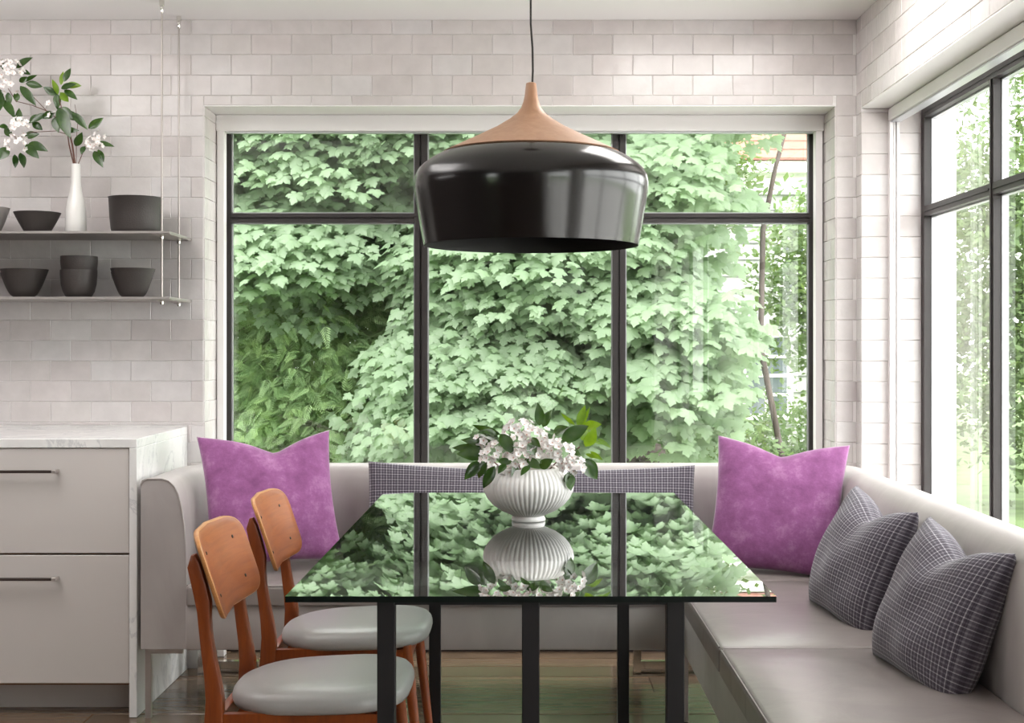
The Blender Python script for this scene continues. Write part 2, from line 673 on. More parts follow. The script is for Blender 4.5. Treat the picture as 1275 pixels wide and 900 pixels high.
def lay_tiles(parent, M0, regions, s0, top, first, pitch=0.1517, row=0.0771, gap=0.0013, wide=None, seed=1, flip=False):
    """running bond on a plane; M0 maps (s, 0, t) to the room, outward is -y"""
    r_ = random.Random(seed)
    lines = [top, top - first]
    while lines[-1] > 0.0:
        lines.append(lines[-1] - row)
    n = 0
    for j in range(len(lines) - 1):
        t1, t0 = lines[j], lines[j + 1]
        off = s0 + (pitch / 2 if (j % 2) != flip else 0)
        for (a, b, c, d) in regions:
            u0, u1 = max(t0, c), min(t1, d)
            if u1 - u0 < 0.012:
                continue
            k = math.floor((a - off) / pitch)
            while off + k * pitch < b:
                e0, e1 = max(a, off + k * pitch), min(b, off + (k + 1) * pitch)
                k += 1
                if e1 - e0 < 0.012:
                    continue
                me = tile_mesh(e1 - e0 - gap, u1 - u0 - gap, 0.010 + 0.0)
                X = M0 @ Matrix.Translation(((e0 + e1) / 2, r_.uniform(-0.0008, 0.0008), (u0 + u1) / 2)) \
                    @ Matrix.Rotation(r_.gauss(0, 0.0035), 4, 'X') @ Matrix.Rotation(r_.gauss(0, 0.003), 4, 'Z')
                link('tile', me, parent, X)
                n += 1
    return n


T_back = Matrix.Translation((0, YW + 0.010, 0))
nb = lay_tiles(wall_back, T_back, [(-2.55, XR, 2.167, CEIL), (-2.55, OL, 0.92, 2.167), (OL, OR, OT, 2.167), (OR, XR, 0.55, 2.167), (-1.283, OL, 0.45, 0.92)],
               -1.873, CEIL, 0.0553, seed=3)
# right wall: plane x = XR, s runs from the back corner towards the camera
T_right = Matrix.Translation((XR + 0.010, YW, 0)) @ Matrix.Rotation(-PI / 2, 4, 'Z')
nr = lay_tiles(wall_right, T_right, [(0, 2.6, 2.167, CEIL), (YW - RY1, 2.6, RT, 2.167), (0, YW - RY1, 0.5, 2.167)], 0.076, CEIL, 0.0553, seed=8)
# plaster beyond the tiles on the right wall
MB().box(XR, XR + 0.01, YB, YW - 2.6, RT, CEIL).box(XR, XR + 0.01, 1.55, RY0, 0, RT).build('plaster_skin', M['plaster'], wall_right)

# reveals of the back window: two tiled cheeks and a painted soffit
rev = structure('trim_1', MB().box(OL, OR, YW + 0.002, YF, OT - 0.004, OT + 0.01), M['white_paint'])
T_l = Matrix.Translation((OL, YW, 0)) @ Matrix.Rotation(PI / 2, 4, 'Z')
lay_tiles(rev, T_l @ Matrix.Translation((0, 0.006, 0)), [(0.002, 0.268, 0.0, OT - 0.004)], 0.134, CEIL, 0.0553, pitch=0.134, seed=11)
T_r = Matrix.Translation((OR, YF, 0)) @ Matrix.Rotation(-PI / 2, 4, 'Z')
lay_tiles(rev, T_r @ Matrix.Translation((0, 0.006, 0)), [(0.002, 0.268, 0.0, OT - 0.004)], 0.134, CEIL, 0.0553, pitch=0.134, seed=12)
# reveal of the right window: far cheek faces the camera
rev2 = structure('trim_2', MB().box(XR + 0.002, XF + 0.05, RY0, RY1, RT - 0.003, RT + 0.006), M['white_paint'])
T_f = Matrix.Translation((XR, RY1 + 0.006, 0))
lay_tiles(rev2, T_f, [(0.0, 0.112, 0.0, RT - 0.004), (0.112, 0.224, 0.0, RT - 0.004)], 0.112, CEIL, 0.0553, pitch=0.224, seed=14)

# ------------------------------------------------------------------ windows
win = empty('window_1', (0, YF, 0), kind='structure')
YD = 5.335
XM = [(-1.2215, -1.1765), (-0.4445, -0.3935), (0.3455, 0.3965), (1.1295, 1.1735)]


def steel_bar(a0, a1, lo, hi, horizontal, y0=YF, y1=YD):
    """a bar with a shadow groove along its face"""
    mb = MB()
    w = a1 - a0
    spans = [(a0, a0 + w * 0.40, y0), (a0 + w * 0.40, a0 + w * 0.56, y0 + 0.010), (a0 + w * 0.56, a1, y0)]
    for s0, s1, yy in spans:
        if horizontal:
            mb.box(lo, hi, yy, y1, s0, s1)
        else:
            mb.box(s0, s1, yy, y1, lo, hi)
    return mb


fr = MB()
fr.box(XM[0][0], XM[0][1], YF + 0.006, YD, 0.0, OT - 0.005).box(XM[0][0], XM[0][0] + 0.022, YF, YD, 0.0, OT - 0.005)
fr.box(XM[3][0], XM[3][1], YF + 0.006, YD, 0.0, OT - 0.005).box(XM[3][1] - 0.022, XM[3][1], YF, YD, 0.0, OT - 0.005)
fr.box(XM[0][1], XM[3][0], YF, YD, 2.072, OT - 0.005).box(XM[0][1], XM[3][0], YF, YD, 0.0, 0.05)
fr.build('frame', M['steel_dark'], win)
for a, b in XM[1:3]:
    steel_bar(a, b, 0.05, 2.072, False).build('mullion', M['steel_dark'], win)
for i in range(3):
    lo, hi = XM[i][1], XM[i + 1][0]
    steel_bar(1.711, 1.748, lo, hi, True).build('transom', M['steel_dark'], win)
    for z0, z1 in ((0.05, 1.711), (1.748, 2.072)):
        pn = MB().box(lo + 0.001, hi - 0.001, 5.305, 5.311, z0 + 0.001, z1 - 0.001).build('pane', M['pane'], win)
        be = MB()
        be.box(lo, lo + 0.005, 5.296, 5.305, z0, z1).box(hi - 0.005, hi, 5.296, 5.305, z0, z1)
        be.box(lo, hi, 5.296, 5.305, z1 - 0.005, z1).box(lo, hi, 5.296, 5.305, z0, z0 + 0.005)
        be.build('glazing_bead', M['bead'], pn)

win2 = empty('window_2', (XF, RY1, 0), kind='structure')
YM = [(4.900, 4.936), (4.175, 4.210), (3.447, 3.482), (2.719, 2.754), (2.002, 2.037)]
f2 = MB()
for k in (0, 4):
    f2.box(XF, XF + 0.026, YM[k][0], YM[k][1], 0.0, RT - 0.004)
f2.box(XF, XF + 0.026, 2.037, 4.900, 2.066, RT - 0.004).box(XF, XF + 0.026, 2.037, 4.900, 0.0, 0.05)
f2.box(XF - 0.004, XF + 0.004, 2.037, 4.900, 2.080, RT - 0.004)
f2.build('frame', M['steel_dark'], win2)
for a, b in YM[1:4]:
    MB().box(XF, XF + 0.026, a, b, 0.05, 2.066).box(XF - 0.005, XF, a + 0.012, b - 0.012, 0.05, 2.066).build('mullion', M['steel_dark'], win2)
for i in range(4):
    hi, lo = YM[i][0], YM[i + 1][1]
    MB().box(XF, XF + 0.026, lo, hi, 1.700, 1.716).box(XF - 0.005, XF + 0.026, lo, hi, 1.716, 1.721).box(XF, XF + 0.026, lo, hi, 1.721, 1.737).build('transom', M['steel_dark'], win2)
    for z0, z1 in ((0.05, 1.700), (1.737, 2.066)):
        pn = MB().box(XF + 0.047, XF + 0.053, lo - 0.02, hi + 0.02, z0 - 0.01, z1 + 0.01).build('pane', M['pane'], win2)
        be = MB()
        be.box(XF + 0.026, XF + 0.047, hi - 0.004, hi + 0.02, z0 - 0.01, z1 + 0.01).box(XF + 0.026, XF + 0.047, lo - 0.02, lo + 0.004, z0 - 0.01, z1 + 0.01)
        be.box(XF + 0.026, XF + 0.047, lo, hi, z1 - 0.006, z1 + 0.01).box(XF + 0.026, XF + 0.047, lo, hi, z0 - 0.01, z0 + 0.006)
        be.build('glazing_bead', M['bead'], pn)

# unseen windows added to brighten the room, behind the camera: right and left wall
for wn_, wx_, w0, w1, wt in (('fill_window_right', XF, -2.3, 1.55, RT), ('fill_window_left', XL - 0.08, -2.3, -0.8, 2.1)):
    wroot = empty(wn_, (wx_, w0, 0), kind='structure')
    nb_ = 4 if wx_ > 0 else 2
    wb = 0.30 if wx_ > 0 else 0.90
    st = (w1 - w0) / nb_
    MB().box(wx_, wx_ + 0.03, w0, w1, wb, wb + 0.04).box(wx_, wx_ + 0.03, w0, w1, wt - 0.04, wt).box(wx_, wx_ + 0.03, w0, w0 + 0.035, wb + 0.04, wt - 0.04).box(wx_, wx_ + 0.03, w1 - 0.035, w1, wb + 0.04, wt - 0.04).build('frame', M['steel_dark'], wroot)
    for i in range(1, nb_):
        MB().box(wx_, wx_ + 0.03, w0 + i * st - 0.0175, w0 + i * st + 0.0175, wb + 0.04, wt - 0.04).build('mullion', M['steel_dark'], wroot)
    for i in range(nb_):
        MB().box(wx_ + 0.012, wx_ + 0.018, w0 + i * st + 0.018, w0 + (i + 1) * st - 0.018, wb + 0.04, wt - 0.04).build('pane', M['pane'], wroot)

# roller blinds, rolled up in their cassettes
bl = empty('roller_blind', (0, 5.2, 2.06), 'white roller blind cassette rolled up above the wide window behind the table', 'blind')
MB().rbox(OL + 0.004, OR - 0.004, 5.19, 5.268, 2.062, OT - 0.005, 0.003, 1).build('cassette', M['white_paint'], bl)
MB().box(OL + 0.045, OR - 0.045, 5.205, 5.235, 2.056, 2.062).build('hem_bar', M['bead'], bl)
for xa in (OL + 0.008, OR - 0.036):
    MB().box(xa, xa + 0.026, 5.195, 5.215, 0.002, 2.09).box(xa, xa + 0.026, 5.222, 5.242, 0.002, 2.09).box(xa + 0.006, xa + 0.02, 5.21, 5.225, 0.002, 2.09).build('side_channel', M['white_paint'], bl)
bl = empty('roller_blind', (1.36, RY1, 2.05), 'white roller blind cassette along the top of the right-hand window', 'blind')
MB().rbox(1.347, 1.395, RY0, RY1 - 0.008, 2.056, RT - 0.006, 0.003, 1).build('cassette', M['white_paint'], bl)
MB().box(1.352, 1.388, RY0, RY1 - 0.03, 2.049, 2.055).build('hem_bar', M['bead'], bl)
MB().box(1.349, 1.360, RY1 - 0.028, RY1 - 0.002, 0.002, 2.056).box(1.364, 1.372, RY1 - 0.022, RY1 - 0.002, 0.002, 2.056).box(1.375, 1.385, RY1 - 0.028, RY1 - 0.002, 0.002, 2.056).build('side_channel', M['white_paint'], bl)

# ------------------------------------------------------------------ drawer cabinet and marble worktop
cab = empty('drawer_cabinet', (-2.0, 4.6, 0), 'pale greige drawer cabinet with slim dark bar handles', 'cabinet')
MB().box(-2.78, -1.307, 4.385, 5.000, 0.10, 0.880).build('body', M['kickwood'], cab)
MB().box(-2.78, -1.306, 4.48, 4.52, 0, 0.105).build('toe_kick', M['kick'], cab)
for z0, z1, hz in ((0.5395, 0.8835, 0.8105), (0.111, 0.5325, 0.4590)):
    dr = MB().rbox(-2.78, -1.3065, 4.360, 4.384, z0, z1, 0.0015, 1).build('drawer', M['lacquer'], cab)
    h = MB().rbox(-2.30, -1.549, 4.322, 4.334, hz - 0.0045, hz + 0.0045, 0.001, 1).build('handle', M['bronze'], dr)
    for xh in (-1.549, -2.314):
        MB().rbox(xh, xh + 0.014, 4.322, 4.361, hz - 0.0055, hz + 0.0055, 0.001, 1).build('handle_post', M['nickel'], dr)
    dr['label'] = 'wide flat drawer front with a dark bar handle'
top = empty('marble_worktop', (-2.0, 4.7, 0.885), 'white grey-veined marble worktop with a waterfall end panel, over the drawers', 'worktop')
MB().rbox(-2.78, -1.279, 4.355, 5.008, 0.886, 0.9155, 0.0015, 1).build('slab', M['marble'], top)
MB().rbox(-1.3045, -1.279, 4.355, 5.008, 0, 0.8858, 0.0015, 1).build('end_panel', M['marble'], top)

# ------------------------------------------------------------------ banquette
sofa = empty('banquette_sofa', (0, 4.3, 0), 'U-shaped greige upholstered banquette with taupe leather seat pads under the windows', 'sofa')
SXL, SXR, SYB = -1.262, 1.212, 4.945
prof = [(0, .228), (0, .765), (.006, .779), (.022, .786), (.07, .786), (.092, .779), (.11, .762), (.124, .735), (.135, .69), (.143, .63), (.148, .55), (.15, .46), (.15, .228)]
path = []   # (outer point, inward normal)
R = 0.22
ys = np.linspace(4.34, SYB - R, 6)
for yy in ys:
    path.append((Vector((SXL, yy, 0)), Vector((1, 0, 0))))
for k in range(1, 10):
    a = PI - (PI / 2) * k / 10
    d = Vector((math.cos(a), math.sin(a), 0))
    path.append((Vector((SXL + R, SYB - R, 0)) + d * R, -d))
for xx in np.linspace(SXL + R, SXR - R, 14):
    path.append((Vector((xx, SYB, 0)), Vector((0, -1, 0))))
for k in range(1, 10):
    a = PI / 2 - (PI / 2) * k / 10
    d = Vector((math.cos(a), math.sin(a), 0))
    path.append((Vector((SXR - R, SYB - R, 0)) + d * R, -d))
for yy in np.linspace(SYB - R, 1.75, 14):
    path.append((Vector((SXR, yy, 0)), Vector((-1, 0, 0))))
g = MB()
v, f = [], []
n = len(prof)
for P, nrm in path:
    for d, z in prof:
        q = P + nrm * d
        v.append((q.x, q.y, z))
for i in range(len(path) - 1):
    for j in range(n):
        j2 = (j + 1) % n
        f.append((i * n + j, i * n + j2, (i + 1) * n + j2, (i + 1) * n + j))
f.append(tuple(range(n - 1, -1, -1)))
f.append(tuple((len(path) - 1) * n + j for j in range(n)))
g.add(v, f)
backrest = g.build('backrest', M['upholstery'], sofa, 40)
pp = [(SXL + d, 4.339, z) for d, z in prof[1:]]
MB().tube(pp, 0.0026, 6).build('piping', M['piping'], backrest, 60)
# base
MB().rbox(-1.111, 1.060, 4.322, 4.80, 0.228, 0.376, 0.008, 2).build('base', M['upholstery'], sofa, 40)
MB().rbox(0.508, 1.060, 1.76, 4.319, 0.228, 0.376, 0.008, 2).build('base', M['upholstery'], sofa, 40)


def pad(x0, x1, y0, y1):
    """leather seat pad with soft edges and a slight crown"""
    mb = MB()
    nx, ny = max(8, int((x1 - x0) / 0.05)), max(8, int((y1 - y0) / 0.05))
    z0, z1, r = 0.377, 0.4425, 0.016
    bm = bmesh.new()
    bmesh.ops.create_grid(bm, x_segments=nx, y_segments=ny, size=0.5)
    bm2 = bmesh.new()
    bm.free()
    bmesh.ops.create_cube(bm2, size=1)
    for q in bm2.verts:
        q.co = ((x0 + x1) / 2 + q.co.x * (x1 - x0), (y0 + y1) / 2 + q.co.y * (y1 - y0), (z0 + z1) / 2 + q.co.z * (z1 - z0))
    bmesh.ops.bevel(bm2, geom=[e for e in bm2.edges if max(e.verts[0].co.z, e.verts[1].co.z) > z1 - 1e-4], offset=r, segments=4, profile=0.5, affect='EDGES')
    bmesh.ops.subdivide_edges(bm2, edges=[e for e in bm2.edges if e.calc_length() > 0.2], cuts=6, use_grid_fill=True)
    rr = random.Random(int(x0 * 100 + y0 * 77))
    for q in bm2.verts:
        if q.co.z > z1 - 0.001:
            u = (q.co.x - x0) / (x1 - x0) * 2 - 1
            w = (q.co.y - y0) / (y1 - y0) * 2 - 1
            q.co.z += 0.012 * (1 - u * u) * (1 - w * w)
    mb.from_bm(bm2)
    o = mb.build('seat_pad', M['leather'], sofa, 50)
    s = MB()
    s.tube([(x0 + r, y0 + 0.004, z1 - 0.004), (x1 - r, y0 + 0.004, z1 - 0.004)], 0.0022, 6)
    s.tube([(x0 + 0.004, y0 + r, z1 - 0.004), (x0 + 0.004, y1 - r, z1 - 0.004)], 0.0022, 6)
    s.build('seam', M['leather'], o, 60)


pad(-1.110, -0.300, 4.312, 4.797)
pad(-0.298, 0.497, 4.312, 4.797)
pad(0.499, 1.060, 4.402, 4.797)
pad(0.499, 1.060, 3.432, 4.400)
pad(0.499, 1.060, 2.462, 3.430)
pad(0.499, 1.060, 1.76, 2.460)
# metal legs: flat bars under the front, sled bars at the back
MB().box(-1.250, -1.128, 4.348, 4.366, 0.212, 0.228).box(-1.250, -1.231, 4.348, 4.366, 0, 0.213).build('leg', M['nickel'], sofa)
MB().box(0.512, 0.527, 4.30, 4.318, 0, 0.228).build('leg', M['nickel'], sofa)
MB().box(0.512, 0.527, 2.90, 2.918, 0, 0.228).build('leg', M['nickel'], sofa)
for xa, xb in ((-1.222, -1.0), (0.40, 0.66)):
    MB().box(xa, xb, 4.955, 4.972, 0.002, 0.042).box(xa, xa + 0.028, 4.93, 4.972, 0.002, 0.228).box(xa, xb, 4.95, 4.955, 0.035, 0.042).box(xa, xb, 4.95, 4.955, 0.002, 0.009).build('sled_leg', M['chrome'], sofa)


# ------------------------------------------------------------------ cushions
def pillow_mesh(name, w, h, t, mat, chop=0.0, cpos=0.0, ear=0.06, seed=0, N_=30, slump=0.0, asp_ear=None):
    rr = random.Random(seed)
    ph = [rr.uniform(0, 6.28) for _ in range(6)]
    vs_, uv_, fs = [], [], []

    def vert(u, w_, side):
        ex, ey = ear, asp_ear if asp_ear is not None else ear
        x = w / 2 * u * (1 - ex * (1 - w_ * w_) * abs(u) ** 1.5)
        yq = h / 2 * w_ * (1 - ey * (1 - u * u) * abs(w_) ** 1.5)
        m_ = max(0.0, (1 - u * u)) * max(0.0, (1 - w_ * w_))
        z = side * t / 2 * m_ ** 0.42 * (1.0 + 0.15 * max(0, -w_))
        if chop:
            g_ = math.exp(-abs((u - cpos) / 0.42) ** 1.35)
            k_ = max(0.0, (w_ + 0.55) / 1.55) ** 2.4
            yq -= chop * h * g_ * k_
            z *= 1 - 0.35 * g_ * k_
        z += 0.004 * m_ ** 0.5 * (math.sin(7 * u + 3 * w_ + ph[0]) + math.sin(5 * w_ - 6 * u + ph[1]))
        if slump and w_ < 0:
            yq *= 1 - slump * (-w_) ** 3 * (1 - u * u)
        return (x, yq, z)

    nn = N_ + 1
    t_ = [math.sin((i / N_ - 0.5) * PI) * 0.6 + (2 * i / N_ - 1) * 0.4 for i in range(nn)]
    for side in (1, -1):
        for j in range(nn):
            for i in range(nn):
                vs_.append(vert(t_[i], t_[j], side))
                uv_.append((w / 2 * t_[i] + 3, h / 2 * t_[j] + 3))
    for s_ in range(2):
        b = s_ * nn * nn
        for j in range(N_):
            for i in range(N_):
                q = (b + j * nn + i, b + j * nn + i + 1, b + (j + 1) * nn + i + 1, b + (j + 1) * nn + i)
                fs.append(q if s_ == 0 else q[::-1])
    me = bpy.data.meshes.new(name)
    me.from_pydata(vs_, [], fs)
    ul = me.uv_layers.new(name='UVMap')
    li = np.zeros(len(me.loops), dtype=np.int32)
    me.loops.foreach_get('vertex_index', li)
    ul.data.foreach_set('uv', np.array(uv_, dtype=np.float32)[li].ravel())
    me.materials.append(mat)
    bm = bmesh.new()
    bm.from_mesh(me)
    bmesh.ops.remove_doubles(bm, verts=bm.verts, dist=1e-5)
    bm.to_mesh(me)
    bm.free()
    me.polygons.foreach_set('use_smooth', [True] * len(me.polygons))
    me.update()
    return me


def put_pillow(name, me, centre, right, up):
    a = Vector(right).normalized()
    b = Vector(up)
    b = (b - a * b.dot(a)).normalized()
    c = a.cross(b)
    X = Matrix(((a.x, b.x, c.x, centre[0]), (a.y, b.y, c.y, centre[1]), (a.z, b.z, c.z, centre[2]), (0, 0, 0, 1)))
    return link(name, me, None, X)


p = put_pillow('cushion', pillow_mesh('cushion', 0.465, 0.475, 0.15, M['velvet'], 0.13, 0.12, 0.075, 1), at(337, 620, 4.58), (152, 60, 5), (-26, 53, 150))
tag(p, 'purple velvet cushion with a chopped top, at the left corner beside the chairs', 'cushion', 'velvet cushions on the banquette')
p = put_pillow('cushion', pillow_mesh('cushion', 0.455, 0.475, 0.15, M['velvet'], 0.10, 0.0, 0.07, 2), at(968, 630, 4.56), (150, -42, -9), (22, 50, 150))
tag(p, 'pinkish purple velvet cushion in the right corner, behind the checked cushions', 'cushion', 'velvet cushions on the banquette')
p = put_pillow('cushion', pillow_mesh('cushion', 0.43, 0.385, 0.185, M['plaid'], 0.17, 0.1, 0.07, 3), (0.967, 3.82, 0.607), (0.07, -0.48, -0.03), (0.115, 0.06, 0.32))
tag(p, 'grey checked square cushion next to the pinkish purple one, half hidden by its twin', 'cushion', 'checked square cushions on the right bench')
p = put_pillow('cushion', pillow_mesh('cushion', 0.43, 0.385, 0.185, M['plaid'], 0.15, 0.1, 0.07, 4), (0.985, 3.15, 0.600), (0.07, -0.48, -0.03), (0.115, 0.06, 0.32))
tag(p, 'grey checked square cushion nearest the camera on the right bench, in front of its twin', 'cushion', 'checked square cushions on the right bench')
p = put_pillow('lumbar_cushion', pillow_mesh('lumbar_cushion', 1.17, 0.37, 0.13, M['plaid'], 0.0, 0.0, 0.015, 5, 36, 0, 0.14), (0.018, 4.70, 0.622), (1, 0, -0.012), (0, 0.28, 1))
tag(p, 'long grey checked lumbar cushion behind the white flower bowl', 'cushion')

# ------------------------------------------------------------------ dining table
TZ = 0.745
tab = empty('dining_table', (0.009, 3.42, 0), 'long dining table with a reflective clear glass top on black steel legs', 'table')
x0, x1, y0, y1, z0 = 0.009 - 0.470, 0.009 + 0.470, 2.535, 4.30, TZ - 0.0115
v = [(x, yy, z) for x in (x0, x1) for yy in (y0, y1) for z in (z0, TZ)]
g = MB()
g.add(v, [(1, 5, 7, 3)], 0)
g.add(v, [(0, 2, 6, 4)], 0)
g.add(v, [(0, 1, 3, 2), (4, 6, 7, 5), (0, 4, 5, 1), (2, 3, 7, 6)], 1)
g.build('glass_top', [M['table_glass'], M['glass_edge']], tab)
LX = [0.009 - 0.280, 0.009, 0.009 + 0.280]
for yy in (2.56, 3.93):
    for lx in LX:
        MB().rbox(lx - 0.017, lx + 0.017, yy, yy + 0.034, 0, z0 - 0.001, 0.0015, 1).build('leg', M['black_steel'], tab)
    MB().box(LX[0] - 0.017, LX[2] + 0.017, yy + 0.002, yy + 0.032, z0 - 0.010, z0 - 0.0005).build('cross_rail', M['black_steel'], tab)
for lx in (LX[0], LX[2]):
    MB().box(lx - 0.010, lx + 0.010, 2.595, 3.93, z0 - 0.009, z0 - 0.0005).build('side_rail', M['black_steel'], tab)

# ------------------------------------------------------------------ chairs


def make_chair():
    c = empty('dining_chair', (0, 0, 0))
    back = [(-.276, .735), (-.266, .690), (-.255, .638), (-.248, .569), (-.239, .493), (-.236, .445), (-.239, .390), (-.252, .28), (-.275, .13), (-.302, .0)]
    front = [(-.270, .0), (-.238, .15), (-.213, .28), (-.199, .37), (-.197, .413), (-.198, .45), (-.203, .48), (-.214, .533), (-.223, .583), (-.2255, .617), (-.2255, .66), (-.235, .70), (-.249, .745), (-.259, .764), (-.268, .762)]
    poly = back + front
    for s in (-1, 1):
        mb = MB()
        bm = bmesh.new()
        vs0 = [bm.verts.new((a, s * 0.172 - 0.014, b)) for a, b in poly]
        fc = bm.faces.new(vs0)
        ex = bmesh.ops.extrude_face_region(bm, geom=[fc])
        for q in [e for e in ex['geom'] if isinstance(e, bmesh.types.BMVert)]:
            q.co.y += 0.028
        bmesh.ops.recalc_face_normals(bm, faces=bm.faces)
        bmesh.ops.bevel(bm, geom=[e for e in bm.edges if abs(e.verts[0].co.y - e.verts[1].co.y) < 1e-5], offset=0.004, segments=2, profile=0.5, affect='EDGES')
        bmesh.ops.triangulate(bm, faces=[fq for fq in bm.faces if len(fq.verts) > 4])
        mb.from_bm(bm)
        mb.build('rear_leg', M['teak'], c, 40, local=True)
        # front leg: a tapered round dowel
        fl = MB()
        fl.tube([(.150, s * .172, .423), (.160, s * .174, .33), (.176, s * .178, .18), (.198, s * .184, 0)], [.0135, .0145, .0130, .0095], 14)
        fl.build('front_leg', M['teak'], c, 50, local=True)
        # side rail under the seat, deeper towards the back
        mb = MB()
        pl = [(-.205, .412), (-.12, .413), (.15, .413), (.15, .380), (.05, .372), (-.10, .366), (-.205, .360)]
        mb.prism(pl, s * .172 - .010, s * .172 + .010)
        mb.build('side_rail', M['teak'], c, None, local=True)
    MB().rbox(-.222, -.200, -.16, .16, .372, .410, .004, 2).build('back_rail', M['teak'], c, 40, local=True)
    MB().rbox(.138, .160, -.16, .16, .372, .410, .004, 2).build('front_rail', M['teak'], c, 40, local=True)
    for s in (-1, 1):
        MB().prism([(.14, s * .12), (.14, s * .155), (.105, s * .160), (.10, s * .15)], .375, .408, 'z').build('corner_block', M['teak'], c, None, local=True)
    # seat: padded, rounded trapezium with a thin wood lip below
    rings = []
    nseg = 48

    def outline(a, sc):
        ca, sa = math.cos(a), math.sin(a)
        ex = 2 / 3.2 if ca > 0 else 0.667 + 0.16 * abs(ca)
        px = math.copysign(abs(ca) ** ex, ca)
        py = math.copysign(abs(sa) ** ex, sa)
        hw = 0.203 + 0.014 * px
        return (-0.002 + 0.207 * px * sc, hw * py * sc)

    mb = MB()
    zs = [(0.955, .413), (0.985, .416), (1.0, .425), (1.0, .434), (.985, .444), (.95, .452), (.88, .458), (.72, .4625), (.48, .4645), (.2, .465), (.02, .465)]
    vv, ff = [], []
    for sc, z in zs:
        for kk in range(nseg):
            a = 2 * PI * kk / nseg
            ox, oy = outline(a, sc)
            vv.append((ox, oy, z + 0.035 * ox))
    for j in range(len(zs) - 1):
        for kk in range(nseg):
            k2 = (kk + 1) % nseg
            ff.append((j * nseg + kk, j * nseg + k2, (j + 1) * nseg + k2, (j + 1) * nseg + kk))
    ff.append(tuple(range(nseg - 1, -1, -1)))
    ff.append(tuple((len(zs) - 1) * nseg + kk for kk in range(nseg)))
    mb.add(vv, ff)
    mb.build('seat', M['vinyl'], c, 50, local=True)
    # bent plywood back
    nu, nv, th = 28, 10, 0.012
    W, H = 0.212, 0.097
    cz = 0.714

    def surf(u, w_, off):
        # u across (-1..1) along y, w_ up; superellipse-ish rounded corners
        yy = W * u
        k_ = 1 - 0.10 * abs(u) ** 6
        zz = cz + H * w_ * k_ - 0.004 * u * u
        xx = -0.243 + 0.030 * u * u - 0.34 * (zz - cz)
        return Vector((xx - off, yy, zz))

    # outline of a rounded rectangle in (u, w_) space, filled by rings
    def rr_pt(a, sc):
        ca, sa = math.cos(a), math.sin(a)
        return (math.copysign(abs(ca) ** 0.26, ca) * sc, math.copysign(abs(sa) ** 0.34, sa) * sc)

    n_ = 56
    scs = [0.02, 0.3, 0.6, 0.85, 0.97]
    vv, ff, mi = [], [], []
    lay = []
    for sc in scs:
        lay.append([surf(*rr_pt(2 * PI * q / n_, sc), 0.0) for q in range(n_)])
    lay.append([surf(*rr_pt(2 * PI * q / n_, 1.0), 0.003) for q in range(n_)])
    lay.append([surf(*rr_pt(2 * PI * q / n_, 1.0), th - 0.003) for q in range(n_)])
    for sc in reversed(scs):
        lay.append([surf(*rr_pt(2 * PI * q / n_, sc), th) for q in range(n_)])
    mb = MB()
    vv = [q for l_ in lay for q in l_]
    mb.add(vv, [])
    for j in range(len(lay) - 1):
        m_ = 1 if j in (4, 5, 6) else 0
        for q in range(n_):
            q2 = (q + 1) % n_
            mb.f.append((j * n_ + q, j * n_ + q2, (j + 1) * n_ + q2, (j + 1) * n_ + q))
            mb.mi.append(m_)
    mb.f.append(tuple(range(n_ - 1, -1, -1)))
    mb.mi.append(0)
    mb.f.append(tuple((len(lay) - 1) * n_ + q for q in range(n_)))
    mb.mi.append(0)
    bk = mb.build('backrest', [M['teak_panel'], M['ply_edge']], c, 60, local=True)
    for s in (-1, 1):
        for w_ in (0.48, -0.50):
            q = surf(s * 0.62, w_, -0.0005)
            MB().lathe([(0.0, 0.002), (0.0035, 0.0015), (0.0045, 0.0), (0.0045, -0.002)], 10).build('screw', M['bronze'], bk, 60, local=True).matrix_basis = \
                Matrix.Translation(q) @ Vector((1, -0.2 * s, 0.27)).to_track_quat('Z', 'Y').to_matrix().to_4x4()
    return c


ch = make_chair()
ch.location = (-0.470, 3.10, 0)
tag(ch, 'teak chair with bent plywood back and grey seat, the nearer of two', 'chair', 'teak chairs at the glass table')
ch2 = copy_tree(ch)
ch2.location = (-0.470, 3.715, 0)
tag(ch2, 'teak chair with bent plywood back and grey seat, the farther, beside the purple cushion', 'chair', 'teak chairs at the glass table')

# ------------------------------------------------------------------ pendant lamp
PY = 3.40
SCL = PY / FPX
pen = empty('pendant_lamp', ((661.3 - CX) * SCL, PY, 0), 'large black dome pendant lamp with a pale wooden cone top over the table', 'lamp')
pcx = (661.3 - CX) * SCL


def pz(vv):
    return CAMZ - (vv - CY) * SCL


wood = [(0.2, 102.6), (4, 102.8), (6.3, 104), (7.0, 110), (8.2, 120), (9.8, 127), (12.5, 134), (17.5, 141), (27, 148.5), (44, 159), (68, 171), (95, 184), (110, 191)]
MB().lathe([(r * SCL, pz(q)) for r, q in wood] + [(108 * SCL, pz(193)), (0.001, pz(193))], 72, (pcx, PY, 0)).build('wooden_top', M['ash_wood'], pen, 40)
black = [(108, 192.5), (110.5, 192.3), (118, 196), (126, 200.7), (134.5, 206.8), (140.5, 213), (144.5, 221), (145.8, 229), (145.5, 238), (143.5, 250), (141, 263), (138, 281), (135, 298), (133.6, 306)]
inner = [(132.8, 306.2), (132.6, 304), (135, 290), (138, 270), (141.5, 250), (143, 234), (141, 221), (133, 209), (118, 198), (60, 196), (0.5, 196)]
shade = MB().lathe([(r * SCL, pz(q)) for r, q in black], 96, (pcx, PY, 0))
shade.f.pop()
shade.f.pop()
shade.mi.pop()
shade.mi.pop()
shade.build('shade', M['lamp_black'], pen, 50)
sh2 = MB().lathe([(r * SCL, pz(q)) for r, q in inner], 96, (pcx, PY, 0))
sh2.f = [f_ for f_ in sh2.f if len(f_) == 4]
sh2.mi = [0] * len(sh2.f)
